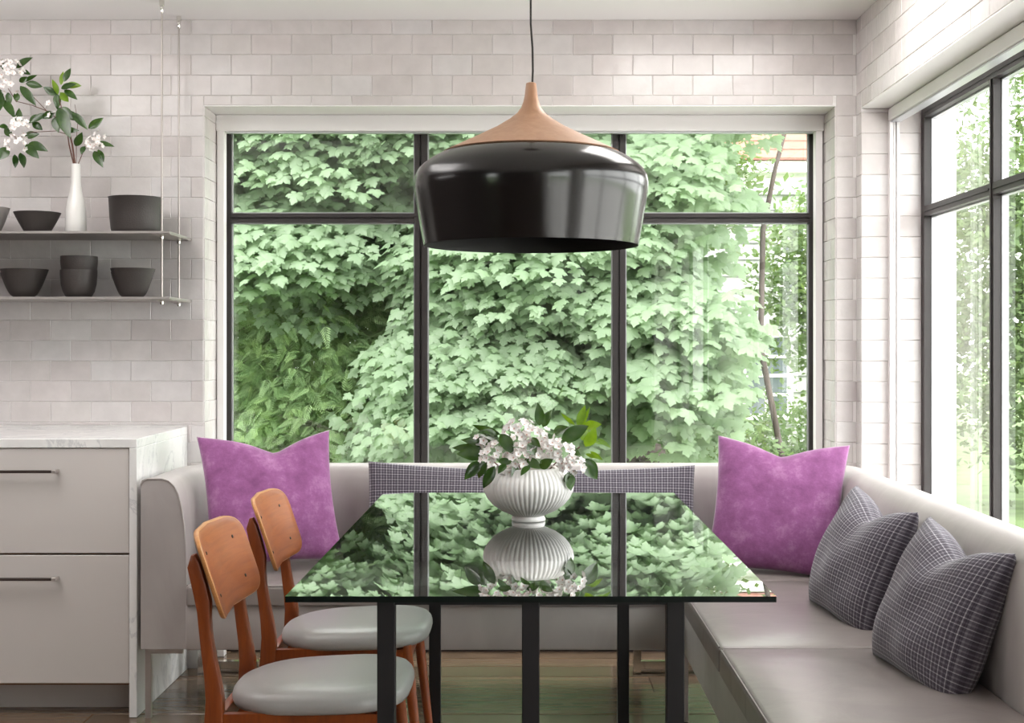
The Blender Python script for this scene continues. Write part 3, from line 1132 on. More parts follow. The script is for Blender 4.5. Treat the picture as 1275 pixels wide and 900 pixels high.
sh2.build('inner_shade', M['lamp_inner'], pen, 50)
MB().lathe([(0.001, 1.60), (0.022, 1.60), (0.022, 1.70), (0.001, 1.70)], 16, (pcx, PY, 0)).build('socket', M['lamp_inner'], pen, 50)
MB().lathe([(0.001, 1.53), (0.018, 1.54), (0.028, 1.565), (0.022, 1.59), (0.013, 1.60)], 16, (pcx, PY, 0)).build('bulb', M['bulb'], pen, 60)
ct = pz(103)
MB().tube([(pcx + 0.003, PY, ct - 0.003), (pcx + 0.0045, PY, ct + 0.03), (pcx + 0.0035, PY, ct + 0.09), (pcx - 0.001, PY, ct + 0.15), (pcx - 0.001, PY, ct + 0.25), (pcx, PY, CEIL - 0.02)], 0.0028, 8).build('cord', M['cord'], pen, 60)
MB().lathe([(0.05, CEIL - 0.025), (0.055, CEIL - 0.02), (0.055, CEIL - 0.0005)], 24, (pcx, PY, 0)).build('ceiling_canopy', M['lamp_black'], pen, 40)

# ------------------------------------------------------------------ hanging shelves
she = empty('hanging_shelf', (-2.0, 4.85, 1.39), 'two thin steel shelves hung on slim rods against the tiled wall', 'shelf')
for zt in (1.6275, 1.3945):
    sb = MB().rbox(-2.75, -1.263, 4.693, 5.006, zt - 0.0085, zt, 0.001, 1).build('shelf_board', M['stainless'], she)
    MB().box(-1.330, -1.262, 4.700, 5.0, zt - 0.0115, zt - 0.0085).build('end_rail', M['nickel'], sb)
for xr in (-1.2995, -2.62):
    for yr in (4.728, 4.96):
        rd = MB().lathe([(0.0034, 1.378), (0.0034, CEIL - 0.002)], 10, (xr, yr, 0)).build('rod', M['nickel'], she, 60)
        for zt in (1.6275, 1.3945):
            cl = MB().lathe([(0.0065, zt - 0.026), (0.007, zt - 0.024), (0.007, zt - 0.012), (0.0065, zt - 0.0105)], 12, (xr, yr, 0))
            cl.build('clamp', M['chrome'], rd, 50)
        fx = MB().lathe([(0.004, CEIL - 0.045), (0.006, CEIL - 0.043), (0.006, CEIL - 0.022), (0.009, CEIL - 0.02), (0.009, CEIL - 0.0005)], 12, (xr, yr, 0))
        fx.build('ceiling_fixing', M['chrome'], rd, 50)
SH1, SH2, SY = 1.6278, 1.3948, 4.85
U = SY / FPX


def vessel(name, px, zb, prof_, mat, label, cat, group=None, n=40, Y=SY):
    e = MB().lathe(prof_, n).mesh(name, mat, 45)
    o = link(name, e, None, Matrix.Translation(((px - CX) * Y / FPX, Y, zb)))
    return tag(o, label, cat, group)


def bowl_prof(r, h, rb, th=0.005, curve=0.6):
    out = [(0.001, 0.0), (rb * 0.9, 0.0), (rb, 0.002)]
    for k_ in range(1, 9):
        t_ = k_ / 8
        out.append((rb + (r - rb) * t_ ** curve, 0.002 + (h - 0.002) * t_))
    inn = [(r - th, h)]
    for k_ in range(7, 0, -1):
        t_ = k_ / 8
        inn.append((rb + (r - rb) * t_ ** curve - th, 0.004 + (h - 0.004) * t_))
    return out + inn + [(rb * 0.7, th), (0.001, th)]


vessel('bowl', 46.5, SH1, bowl_prof(.0835, .080, .040, .005, .85), M['stoneware'], 'shallow dark flared bowl alone on the upper shelf, left of the white bottle', 'bowl')
vessel('bowl', -14, SH1, bowl_prof(.074, .098, .035, .005, .8), M['grey_ceramic'], 'lighter grey bowl at the cut-off end of the upper shelf', 'bowl')
vessel('pot', 169, SH1, [(0.001, 0), (.078, 0), (.084, .004), (.088, .018), (.0925, .06), (.096, .131), (.0985, .1345), (.0945, .1345), (.091, .128), (.088, .06), (.083, .02), (.001, .012)], M['stoneware'], 'big dark straight-sided pot at the end of the upper shelf', 'pot')
vessel('bowl', 29.5, SH2, bowl_prof(.0815, .092, .034, .004, .62), M['stoneware'], 'dark bowl under another, in the stack at left on the lower shelf', 'bowl', 'stacked bowls on the lower shelf')
vessel('bowl', 30.5, SH2 + .0155, bowl_prof(.0845, .090, .034, .004, .62), M['stoneware'], 'dark bowl on top of the stack at left on the lower shelf', 'bowl', 'stacked bowls on the lower shelf')
vessel('bowl', 165, SH2, bowl_prof(.0765, .094, .036, .004, .66), M['stoneware'], 'dark bowl under another, in the stack beside the shelf rods', 'bowl', 'stacked bowls on the lower shelf')
vessel('bowl', 165.5, SH2 + .0160, bowl_prof(.0802, .092, .036, .004, .66), M['stoneware'], 'dark bowl on top of the stack beside the shelf rods', 'bowl', 'stacked bowls on the lower shelf')
cup = [(0.001, 0), (.036, 0), (.046, .006), (.056, .024), (.0625, .05), (.0655, .085), (.0655, .103), (.0625, .103), (.061, .08), (.055, .04), (.04, .014), (.001, .010)]
vessel('cup', 98, SH2, cup, M['stoneware'], 'dark rounded cup at the bottom of the cup stack on the lower shelf', 'cup', 'stacked cups on the lower shelf')
vessel('cup', 98.5, SH2 + .050, [(r_ * (1.0 if z_ > .03 else .86), z_) for r_, z_ in cup], M['stoneware'], 'dark rounded cup on top of the cup stack on the lower shelf', 'cup', 'stacked cups on the lower shelf')
bot = [(0.001, 0), (.034, 0), (.0375, .004), (.0375, .05), (.036, .09), (.030, .125), (.0215, .16), (.0175, .19), (.016, .225), (.0165, .258), (.0138, .258), (.0135, .22), (.015, .18), (.024, .13), (.033, .08), (.033, .012), (.001, .008)]
vessel('bottle_vase', 94.5, SH1, bot, M['porcelain'], 'slim white bottle vase holding flowering branches on the upper shelf', 'vase')

# ------------------------------------------------------------------ flower bowl on the table
VX, VY = (658 - CX) * 3.62 / FPX, 3.62
vp = [(0.001, 0.0), (.044, 0.0), (.0465, .002), (.0455, .008), (.043, .014), (.050, .018), (.075, .029), (.098, .045), (.113, .063), (.1225, .083), (.1245, .097), (.121, .113), (.112, .128), (.101, .140), (.094, .147), (.089, .147), (.098, .135), (.112, .115), (.115, .095), (.10, .055), (.05, .028), (.001, .022)]
NF = 56


def flute(j, k_):
    if j < 5 or j > 13:
        return 0.0
    amp = 0.0032 * min(1.0, vp[j][0] / 0.11)
    return -amp * (0.5 + 0.5 * math.cos(2 * PI * k_ * NF / (NF * 6))) ** 2


e = MB().lathe(vp, NF * 6, flute=flute).mesh('flower_bowl', M['porcelain'], 75)
fb = link('flower_bowl', e, None, Matrix.Translation((VX, VY, TZ + 0.0003)))
tag(fb, 'rounded white fluted bowl vase full of blossom on the glass table', 'vase')

# ------------------------------------------------------------------ leaves and blossoms
LEAFC = {}


def laurel_mesh(ratio, mat_key):
    key = (round(ratio * 20) / 20, mat_key)
    if key not in LEAFC:
        hw = key[0] / 2
        n_ = 8
        vv, ff = [], []
        for i in range(n_ + 1):
            t_ = i / n_
            w_ = hw * math.sin(PI * t_ ** 0.85) ** 0.9 * 1.1 if 0 < t_ < 1 else 0.004
            bend = -0.16 * t_ * t_
            vv += [(-w_, t_, bend + 0.30 * w_), (0, t_, bend), (w_, t_, bend + 0.30 * w_)]
        for i in range(n_):
            a = 3 * i
            ff += [(a, a + 1, a + 4, a + 3), (a + 1, a + 2, a + 5, a + 4)]
        LEAFC[key] = MB().add(vv, ff).mesh('leaf', M[mat_key], 180)
    return LEAFC[key]


def blossom_mesh():
    """five-lobed open cup"""
    n_ = 20
    vv, ff, mi = [(0, 0, 0.02)], [], []
    prof_ = [(0.20, 0.05), (0.62, 0.20), (0.98, 0.42)]
    for r_, z_ in prof_:
        for k_ in range(n_):
            a = 2 * PI * k_ / n_
            lob = 0.86 + 0.14 * math.cos(5 * a) if r_ > 0.5 else 1.0
            vv.append((r_ * lob * math.cos(a), r_ * lob * math.sin(a), z_ + (0.06 * math.cos(5 * a) if r_ > 0.9 else 0)))
    for k_ in range(n_):
        k2 = (k_ + 1) % n_
        ff.append((0, 1 + k_, 1 + k2))
        mi.append(1)
        for j in range(2):
            b = 1 + j * n_
            ff.append((b + k_, b + n_ + k_, b + n_ + k2, b + k2))
            mi.append(0)
    mb = MB().add(vv, ff)
    mb.mi = mi
    return mb.mesh('blossom', [M['petal'], M['petal_eye']], 180)


BLOSSOM = blossom_mesh()
frnd = random.Random(21)


def add_leaf(root, base, tip, width, mat_key='laurel_leaf', tilt=None):
    base, tip = Vector(base), Vector(tip)
    t_ = tip - base
    L_ = t_.length
    t_.normalize()
    view = (Vector((0, 0, CAMZ)) - base).normalized()
    nrm = view + Vector((frnd.uniform(-.5, .5), 0, frnd.uniform(0.0, .9))) if tilt is None else Vector(tilt)
    nrm = (nrm - t_ * nrm.dot(t_)).normalized()
    x_ = t_.cross(nrm).normalized()
    X = Matrix(((x_.x * L_, t_.x * L_, nrm.x * L_, base.x), (x_.y * L_, t_.y * L_, nrm.y * L_, base.y), (x_.z * L_, t_.z * L_, nrm.z * L_, base.z), (0, 0, 0, 1)))
    link('leaf', laurel_mesh(width / L_ * 0.98, mat_key), root, Matrix.Translation(-root.location) @ X)


def add_blossoms(root, centre, rx, rz, n_, r=0.0128, out=None):
    centre = Vector(centre)
    pts = []
    tries = 0
    while len(pts) < n_ and tries < 4000:
        tries += 1
        d = Vector((frnd.gauss(0, 1), frnd.gauss(0, 1) - 0.6, frnd.gauss(0, 1) + 0.35)).normalized()
        q = centre + Vector((d.x * rx, d.y * rx * 0.9, d.z * rz)) * frnd.uniform(0.72, 1.0)
        if any((q - p_).length < r * 1.15 for p_ in pts):
            continue
        pts.append(q)
        nrm = (d + Vector((frnd.uniform(-.3, .3), -0.35, frnd.uniform(-.2, .3)))).normalized()
        s_ = r * frnd.uniform(0.8, 1.12)
        X = Matrix.Translation(q - root.location) @ nrm.to_track_quat('Z', 'Y').to_matrix().to_4x4() @ Matrix.Scale(s_, 4)
        link('blossom', BLOSSOM, root, X)


def stem(root, pts, r0, r1):
    n_ = len(pts)
    MB().tube(pts, [r0 + (r1 - r0) * i / (n_ - 1) for i in range(n_)], 7).build('stem', M['stem'], root, 60)


BY = 3.62


def B(px, py, dy=0.0):
    return at(px, py, BY + dy)


S3 = BY / FPX
mouth = Vector((VX, VY, TZ + 0.10))


def sprig(label, heart, leaves, clusters, lat='laurel_leaf', group='laurel sprigs in the white bowl', depth=0.0):
    root = empty('laurel_sprig', mouth, label, 'flowers', group)
    h = B(*heart, depth)
    stem(root, [mouth + Vector((0, 0.0, -0.06)), mouth * 0.5 + h * 0.5 + Vector((0, 0, -0.01)), h], 0.003, 0.0018)
    for bx, by, tx, ty, w, dy, k_ in leaves:
        add_leaf(root, B(bx, by, depth + dy), B(tx, ty, depth + dy + frnd.uniform(-.035, .01)), w * S3, k_ or lat)
    for cxx, cyy, rx, rz, n_, dy in clusters:
        add_blossoms(root, B(cxx, cyy, depth + dy), rx * S3, rz * S3, n_)
    return root


sprig('laurel sprig with the tallest white blossom head and an upright leaf, in the fluted bowl', (655, 560),
      [(672, 530, 671, 503, 13, -.01, None), (676, 532, 685, 510, 13, .04, None), (657, 552, 668, 566, 13, -.075, None), (662, 545, 672, 556, 8, -.075, None), (653, 572, 675, 582, 12, -.075, None), (672, 582, 687, 572, 12, -.075, None)],
      [(648, 541, 24, 19, 30, -.02), (666, 548, 17, 16, 15, -.03), (678, 544, 12, 13, 9, -.03)])
sprig('laurel sprig leaning left with pinkish blossom and dark drooping leaves, in the fluted bowl', (615, 575),
      [(623, 541, 589, 530, 10, .03, None), (621, 546, 597, 536, 15, .0, None), (616, 553, 576, 547, 13, .0, None), (607, 567, 569, 563, 17, -.03, None), (600, 574, 577, 596, 15, -.05, None),
       (606, 574, 594, 595, 12, -.06, None), (616, 580, 601, 608, 13, -.085, None), (623, 540, 639, 564, 15, -.05, None), (620, 574, 639, 575, 9, -.08, None), (640, 578, 645, 607, 12, -.085, None), (600, 560, 563, 556, 12, .02, None)],
      [(602, 548, 13, 8, 9, -.01), (613, 571, 17, 13, 17, -.045), (620, 562, 14, 12, 8, -.03)])
sprig('laurel sprig leaning right with white blossom and a broad dark leaf, in the fluted bowl', (698, 570),
      [(699, 549, 732, 529, 18, -.01, None), (689, 540, 706, 531, 12, .02, None), (707, 561, 723, 565, 11, -.05, None), (725, 571, 745, 597, 18, -.02, None), (706, 588, 713, 611, 14, -.075, None), (712, 588, 700, 600, 8, -.07, None)],
      [(697, 566, 19, 17, 22, -.045), (714, 579, 17, 12, 14, -.05), (683, 562, 16, 17, 13, -.05)])
sprig('laurel sprig with a low blossom head over the front rim of the fluted bowl', (645, 576),
      [(660, 580, 648, 590, 9, -.09, None), (630, 578, 620, 588, 9, -.09, None)],
      [(645, 574, 14, 14, 16, -.065), (652, 562, 12, 12, 11, -.06), (632, 585, 8, 7, 6, -.075), (668, 566, 12, 12, 10, -.065)])
sprig('leafy sprig of bright yellow-green young leaves behind the blossom at right, in the fluted bowl', (722, 556),
      [(720, 532, 728, 504, 11, .01, None), (726, 531, 747, 528, 12, .01, None), (729, 556, 742, 534, 15, .0, None), (724, 548, 733, 534, 11, .02, None), (716, 529, 698, 515, 5, .03, None), (744, 546, 761, 557, 5, .0, None), (738, 550, 752, 552, 5, .0, None),
       (735, 562, 750, 573, 6, .01, None), (729, 565, 744, 570, 5, .01, None), (722, 536, 733, 508, 5, .03, None)], [], 'young_leaf', depth=0.02)

# branches in the shelf bottle
S4 = 4.85 / FPX


def A(px, py, dy=0.0):
    return at(px, py, 4.85 + dy)


def branch(label, stems, leaves, clusters):
    root = empty('laurel_branch', A(94.5, 205), label, 'branch', 'flowering laurel branches in the white bottle')
    for pts, r0, r1 in stems:
        stem(root, [A(*q) for q in pts], r0, r1)
    for L_ in leaves:
        bx, by, tx, ty, w = L_[:5]
        dy = L_[5] if len(L_) > 5 else 0.0
        k_ = L_[6] if len(L_) > 6 else 'laurel_leaf'
        add_leaf(root, A(bx, by, dy), A(tx, ty, dy + frnd.uniform(-.04, .02)), w * S4, k_)
    for cxx, cyy, rx, rz, n_, dy in clusters:
        add_blossoms(root, A(cxx, cyy, dy), rx * S4, rz * S4, n_, 0.0125)


branch('flowering laurel branch reaching far left with the topmost blossom heads, in the white bottle',
       [([(93.5, 240), (93.5, 205), (90, 180), (87, 168)], .0035, .003), ([(87, 168), (72, 148), (58, 138), (40, 131), (20, 126), (10, 110)], .002, .0013), ([(58, 138), (40, 119), (30, 108)], .0013, .001)],
       [(20, 85, 38, 70, 10), (24, 88, 37, 91, 7), (31, 102, 45, 92, 7), (32, 104, 53, 107, 9), (25, 107, 44, 129, 10), (24, 102, 34, 96, 7), (10, 115, 12, 131, 8), (20, 115, 21, 127, 8), (4, 124, 18, 144, 10), (-2, 74, 8, 88, 7), (3, 118, 0, 136, 7), (-5, 110, 3, 124, 9)],
       [(10, 96, 20, 22, 34, -.02), (16, 82, 10, 8, 8, -.02)])
branch('laurel branch with the lower blossom head and bright leaf whorl, in the white bottle',
       [([(92.5, 235), (92, 205), (86, 180), (84, 165), (78, 140), (74, 124)], .003, .0018), ([(86, 168), (70, 163), (50, 164), (35, 165)], .0016, .0011)],
       [(22, 156, 25, 134, 9), (36, 153, 52, 142, 11), (40, 153, 53, 161, 9), (30, 170, 48, 166, 9), (36, 178, 57, 186, 10), (32, 180, 46, 195, 11), (18, 192, 20, 209, 8), (25, 190, 31, 208, 9), (11, 184, -3, 198, 13), (15, 170, 4, 158, 9), (10, 158, -1, 157, 7),
        (72, 118, 66, 98, 7, 0, 'young_leaf'), (76, 106, 78, 88, 6, 0, 'young_leaf'), (80, 102, 87, 84, 8), (82, 106, 100, 106, 8, 0, 'young_leaf'), (80, 112, 95, 122, 8), (75, 115, 85, 127, 9, 0, 'young_leaf'), (70, 118, 54, 108, 9), (70, 116, 72, 136, 9), (76, 110, 92, 104, 7),
        (73, 134, 86, 169, 15), (78, 138, 101, 150, 10), (68, 140, 51, 147, 9), (68, 146, 72, 164, 10), (78, 162, 97, 162, 7), (90, 140, 108, 159, 10), (58, 141, 36, 152, 8), (74, 134, 92, 148, 12)],
       [(24, 160, 14, 13, 16, -.03), (20, 180, 13, 11, 13, -.03), (62, 130, 5, 5, 2, 0), (66, 145, 5, 5, 2, -.01)])
branch('short flowering laurel branch leaning right over the pot, in the white bottle',
       [([(97, 235), (97, 205), (104, 188), (110, 172)], .002, .0013), ([(95, 205), (95, 175), (97, 150), (93, 130)], .0013, .0008)],
       [(110, 160, 128, 147, 9), (94, 182, 102, 166, 9), (119, 178, 141, 180, 8), (117, 188, 127, 206, 10), (105, 182, 101, 191, 6), (122, 186, 130, 200, 7)],
       [(114, 180, 7, 9, 8, -.02), (124, 170, 6, 7, 6, -.02), (121, 182, 6, 6, 5, -.025)])

# ------------------------------------------------------------------ outside
ground = structure('ground', MB().box(-40, 60, 5.42, 90, -0.75, -0.6), M['lawn'])
MB().box(XF + 0.13, 60, -40, 5.42, -0.75, -0.6).build('lawn_strip', M['lawn'], ground)
MB().box(-40, XL - 0.15, -40, 5.42, -0.75, -0.6).build('lawn_strip', M['lawn'], ground)
terrace = structure('terrace', MB().box(XF + 0.14, 26.0, -12, 9.0, -0.6, -0.42), M['terrace'])  # pale paving stretched far right to brighten the pendant's reflection
for i in range(10):
    for j in range(26):
        if i < 5 and 14 <= j:
            MB().rbox(XF + 0.15 + i * 0.75, XF + 0.15 + i * 0.75 + 0.735, -12 + j * 0.8, -12 + j * 0.8 + 0.785, -0.43, -0.40, 0.006, 1).build('paving_slab', M['terrace'], terrace)
structure('terrace', MB().box(-10.0, XL - 0.16, -12, 6.0, -0.6, -0.42), M['terrace'])  # unseen pale ground added at left against green bounce light


def maple_leaf_mesh(seed):
    rr = random.Random(seed)
    half = [(0.0, 0.0), (0.10, -0.07), (0.30, -0.10), (0.40, -0.02), (0.32, 0.12), (0.50, 0.20), (0.60, 0.38), (0.44, 0.42), (0.40, 0.52), (0.22, 0.50), (0.27, 0.68), (0.15, 0.74), (0.0, 0.98)]
    pts = half + [(-x_, y_) for x_, y_ in half[-2:0:-1]]
    vv = [(0, 0.28, 0.05)]
    for x_, y_ in pts:
        r2 = x_ * x_ + (y_ - 0.3) ** 2
        vv.append((x_ * (1 + rr.uniform(-.06, .06)), y_ * (1 + rr.uniform(-.05, .05)), -0.26 * r2 - 0.10 * abs(x_) + rr.uniform(-.03, .03)))
    n_ = len(pts)
    ff = [(0, 1 + i, 1 + (i + 1) % n_) for i in range(n_)]
    return vv, ff


MAPLES = [maple_leaf_mesh(s) for s in range(4)]
MAPLE_ME = [MB().add(v_, f_).mesh('leaf', M['maple_leaf'], 180) for v_, f_ in MAPLES]


def merged(name, mat, items, protos, parent, kind='stuff'):
    """items: list of (proto index, 4x4 as numpy) joined into one mesh"""
    V, F = [], []
    base = 0
    polys = []
    for vi, (pv, pf) in enumerate(protos):
        pv = np.array(pv, dtype=np.float32)
        pf = np.array(pf, dtype=np.int64)
        ms = [m_ for i, m_ in items if i == vi]
        if not ms:
            continue
        Mx = np.array(ms, dtype=np.float32)
        P = np.einsum('nij,vj->nvi', Mx[:, :3, :3], pv) + Mx[:, None, :3, 3]
        Fi = pf[None] + (np.arange(len(ms)) * len(pv))[:, None, None] + base
        V.append(P.reshape(-1, 3))
        polys.append(Fi.reshape(-1, pf.shape[1]))
        base += len(ms) * len(pv)
    V = np.concatenate(V)
    Fa = np.concatenate(polys)
    me = bpy.data.meshes.new(name)
    me.vertices.add(len(V))
    me.vertices.foreach_set('co', V.ravel())
    k_ = Fa.shape[1]
    me.loops.add(Fa.size)
    me.loops.foreach_set('vertex_index', Fa.ravel().astype(np.int32))
    me.polygons.add(len(Fa))
    me.polygons.foreach_set('loop_start', (np.arange(len(Fa)) * k_).astype(np.int32))
    me.polygons.foreach_set('loop_total', np.full(len(Fa), k_, dtype=np.int32))
    me.materials.append(mat)
    me.update()
    me.validate()
    o = link(name, me, parent)
    o['kind'] = kind
    return o


def frame_from(pos, tipdir, nrm, s_):
    t_ = Vector(tipdir).normalized()
    n_ = Vector(nrm)
    n_ = (n_ - t_ * n_.dot(t_))
    if n_.length < 1e-3:
        n_ = Vector((0.3, -0.5, 0.8))
        n_ = n_ - t_ * n_.dot(t_)
    n_.normalize()
    x_ = t_.cross(n_)
    return np.array(((x_.x * s_, t_.x * s_, n_.x * s_, pos[0]), (x_.y * s_, t_.y * s_, n_.y * s_, pos[1]), (x_.z * s_, t_.z * s_, n_.z * s_, pos[2]), (0, 0, 0, 1)), dtype=np.float64)


def limb(root, name, pts, r0, r1, n_=7):
    k_ = len(pts)
    return MB().tube(pts, [r0 + (r1 - r0) * i / (k_ - 1) for i in range(k_)], n_).build(name, M['bark'], root, 60)


def in_view(q):
    if q[1] < 5.5:
        return False
    u_ = CX + q[0] * FPX / q[1]
    w_ = CY - (q[2] - CAMZ) * FPX / q[1]
    return 285 < u_ < 1012 and 162 < w_ < 580


def maple(label, trunk, crowns, leaf=0.17, seed=0, group=None, sprays=120, per=26):
    rr = random.Random(seed)
    root = empty('maple_tree', (trunk[0], trunk[1], -0.6), label, 'tree', group)
    base = Vector((trunk[0], trunk[1], -0.6))
    topz = max(c[2] for c, r_ in crowns)
    limb(root, 'trunk', [base, base + Vector((0.05, 0, 1.4)), Vector((trunk[0] + 0.1, trunk[1], topz)), Vector((trunk[0], trunk[1], topz + 1.2))], 0.11, 0.05, 9)
    items = []
    for (c, r_), ns in zip(crowns, sprays if isinstance(sprays, (list, tuple)) else [sprays] * len(crowns)):
        c = Vector(c)
        for b_ in range(5):
            d = Vector((rr.uniform(-1, 1), rr.uniform(-1, 0.4), rr.uniform(-.5, .8)))
            e_ = c + Vector((d.x * r_[0], d.y * r_[1], d.z * r_[2])) * 0.85
            s_ = Vector((trunk[0], trunk[1], min(topz, max(0.4, e_.z - 0.4))))
            limb(root, 'branch', [s_, s_ * 0.5 + e_ * 0.5 + Vector((0, 0, 0.12)), e_], 0.028, 0.006, 6)
        for _ in range(ns):
            d = Vector((rr.gauss(0, 1), rr.gauss(0, 1) - 0.75, rr.gauss(0, 1) * 0.9)).normalized()
            rad = rr.uniform(0.55, 1.0)
            p0 = c + Vector((d.x * r_[0], d.y * r_[1], d.z * r_[2])) * rad
            dr = Vector((d.x * 0.8 - 0.30, -0.55 + d.y * 0.4, -0.22 + 0.12 * d.z)).normalized()
            side = dr.cross(Vector((0, 0, 1))).normalized()
            ln = rr.uniform(0.4, 0.7)
            for i in range(per):
                t_ = rr.random()
                w_ = rr.uniform(-1, 1) * 0.30 * (0.35 + math.sin(PI * min(1, t_ * 0.85 + 0.1)))
                q = p0 + dr * ln * t_ + side * w_ + Vector((0, 0, -0.16 * t_ * t_ - 0.25 * abs(w_) ** 1.3 + rr.gauss(0, 0.03)))
                tip = dr * 0.8 + side * (w_ * 2.2) + Vector((rr.uniform(-.3, .3), rr.uniform(-.25, .25), -0.55 + rr.uniform(-.2, .2)))
                nr_ = Vector((rr.gauss(0, .25), -0.42 + rr.gauss(0, .22), 0.90 + rr.gauss(0, .15)))
                items.append((rr.randrange(4), frame_from(q, tip, nr_, leaf * rr.uniform(0.7, 1.15))))
    # the leaves that show largest are pieces of their own, the rest one mass
    vis = [i for i, (_, m_) in enumerate(items) if in_view(m_[:3, 3])]
    vis.sort(key=lambda i: items[i][1][1, 3])
    pick = set(vis[:280])
    off = Matrix.Translation(-root.location)
    for i in sorted(pick):
        vi, m_ = items[i]
        link('leaf', MAPLE_ME[vi], root, off @ Matrix([list(r2) for r2 in m_]))
    rest = [(vi, np.array(off, dtype=np.float64) @ m_) for i, (vi, m_) in enumerate(items) if i not in pick]
    merged('foliage', M['maple_leaf'], rest, MAPLES, root)
    return root


maple('tall maple with big pale leaves filling the upper left of the back window', (-2.6, 9.8),
      [((-1.25, 9.2, 2.82), (1.2, 0.9, 0.62)), ((-3.3, 9.9, 3.2), (1.0, 1.0, 1.4)), ((-1.62, 8.7, 1.98), (0.45, 0.45, 0.30))], 0.088, 1, 'maples outside the back window', [300, 90, 90], 66)
maple('maple hanging in layered sprays behind the middle of the back window', (0.9, 9.8),
      [((0.18, 8.6, 1.80), (0.72, 0.7, 0.62)), ((-0.22, 8.3, 1.05), (0.50, 0.6, 0.50)), ((0.3, 9.5, 3.0), (1.1, 0.8, 0.6)), ((-0.45, 8.6, 0.35), (0.45, 0.6, 0.3))], 0.088, 2, 'maples outside the back window', [210, 105, 100, 50], 66)
maple('maple with close drooping leaves just right of the pendant lamp, outside the window', (0.75, 9.9),
      [((0.80, 8.3, 1.32), (0.20, 0.5, 0.50)), ((0.75, 8.6, 2.35), (0.25, 0.5, 0.36)), ((0.9, 9.0, 3.4), (1.1, 1.0, 0.4))], 0.105, 3, 'maples outside the back window', [64, 48, 40], 56)


# feathery conifer
def frond_proto():
    vv, ff = [], []

    def blade(p, q, w_):
        p, q = Vector(p), Vector(q)
        d = (q - p)
        s_ = Vector((-d.y, d.x, 0)).normalized() * w_
        b = len(vv)
        vv.extend([p[:], (p + d * 0.5 + s_)[:], q[:], (p + d * 0.5 - s_)[:]])
        ff.append((b, b + 1, b + 2))
        ff.append((b, b + 2, b + 3))

    blade((0, 0, 0), (0, 1, -0.12), 0.012)
    for i in range(9):
        t_ = 0.08 + 0.1 * i
        l_ = 0.30 * (1 - t_) + 0.07
        for s_ in (-1, 1):
            bx, by_ = s_ * l_ * 0.75, t_ + l_ * 0.6
            blade((0, t_, -0.12 * t_ * t_), (bx, by_, -0.12 * t_ - 0.10 * l_), 0.032)

    return vv, ff


FROND = [frond_proto()]


def conifer(label, c, r_, n_, seed, size=0.3, group=None):
    rr = random.Random(seed)
    root = empty('hemlock_tree', (c[0], c[1], -0.6), label, 'tree', group)
    limb(root, 'trunk', [Vector((c[0], c[1], -0.6)), Vector((c[0], c[1], c[2])), Vector((c[0] + .1, c[1], c[2] + r_[2]))], 0.14, 0.03, 9)
    off = np.array(Matrix.Translation(-root.location), dtype=np.float64)
    items = []
    for b_ in range(int(n_ / 26)):
        d = Vector((rr.gauss(0, 1), rr.gauss(0, 1) - 0.5, rr.gauss(0, 1))).normalized()
        e_ = Vector(c) + Vector((d.x * r_[0], d.y * r_[1], d.z * r_[2])) * rr.uniform(0.7, 1.0)
        s_ = Vector((c[0], c[1], e_.z + 0.25))
        if b_ % 12 == 0:
            limb(root, 'branch', [s_, e_ * 0.6 + s_ * 0.4 + Vector((0, 0, 0.05)), e_], 0.018, 0.004, 5)
        ax = (e_ - s_).normalized()
        for i in range(26):
            t_ = rr.uniform(0.55, 1.08)
            q = s_ + (e_ - s_) * t_ + Vector((rr.gauss(0, .12), rr.gauss(0, .12), rr.gauss(0, .05)))
            tip = ax * 0.6 + Vector((rr.gauss(0, .6), rr.gauss(0, .4), -0.12 + rr.gauss(0, .3)))
            items.append((0, off @ frame_from(q, tip, (rr.gauss(0, .4), -0.45 + rr.gauss(0, .4), 0.75), size * rr.uniform(.6, 1.15))))
    merged('foliage', M['hemlock_leaf'], items, FROND, root)
    return root


conifer('dark feathery hemlock behind the maples in the lower left of the back window', (-1.30, 9.0, 0.80), (1.05, 0.8, 1.15), 17000, 4, 0.15, 'hemlocks beyond the maples')
conifer('shadowy hemlock deep behind the middle of the back window', (0.35, 11.8, 0.9), (1.5, 0.9, 1.5), 5000, 6, 0.2, 'hemlocks beyond the maples')

DIAMOND = [([(0, 0, 0), (0.28, 0.45, -0.04), (0, 1, -0.10), (-0.28, 0.45, -0.04), (0, 0.45, 0.05)], [(0, 1, 4), (1, 2, 4), (2, 3, 4), (3, 0, 4)])]


def shrub(name, label, cat, c, r_, n_, size, seed, mat='shrub_leaf', trunk=None, group=None):
    rr = random.Random(seed)
    root = empty(name, (c[0], c[1], -0.6), label, cat, group)
    if trunk:
        limb(root, 'trunk', [Vector(q) for q in trunk[0]], trunk[1], trunk[2], 8)
    else:
        limb(root, 'stem', [Vector((c[0], c[1], -0.6)), Vector((c[0] + .05, c[1], c[2]))], 0.04, 0.01, 6)
    off = np.array(Matrix.Translation(-root.location), dtype=np.float64)
    items = []
    for b_ in range(max(1, n_ // 14)):
        d = Vector((rr.gauss(0, 1), rr.gauss(0, 1), rr.gauss(0, 1))).normalized() * rr.random() ** 0.45
        q0 = Vector(c) + Vector((d.x * r_[0], d.y * r_[1], d.z * r_[2]))
        for i in range(14):
            q = q0 + Vector((rr.gauss(0, size * 1.5), rr.gauss(0, size * 1.5), rr.gauss(0, size * 0.9)))
            tip = Vector((rr.gauss(0, .8), rr.gauss(0, .8), -0.3 + rr.gauss(0, .4)))
            items.append((0, off @ frame_from(q, tip, (rr.gauss(0, .4), -0.4 + rr.gauss(0, .4), 0.75), size * rr.uniform(.6, 1.3))))
    merged('foliage', M[mat], items, DIAMOND, root)
    return root


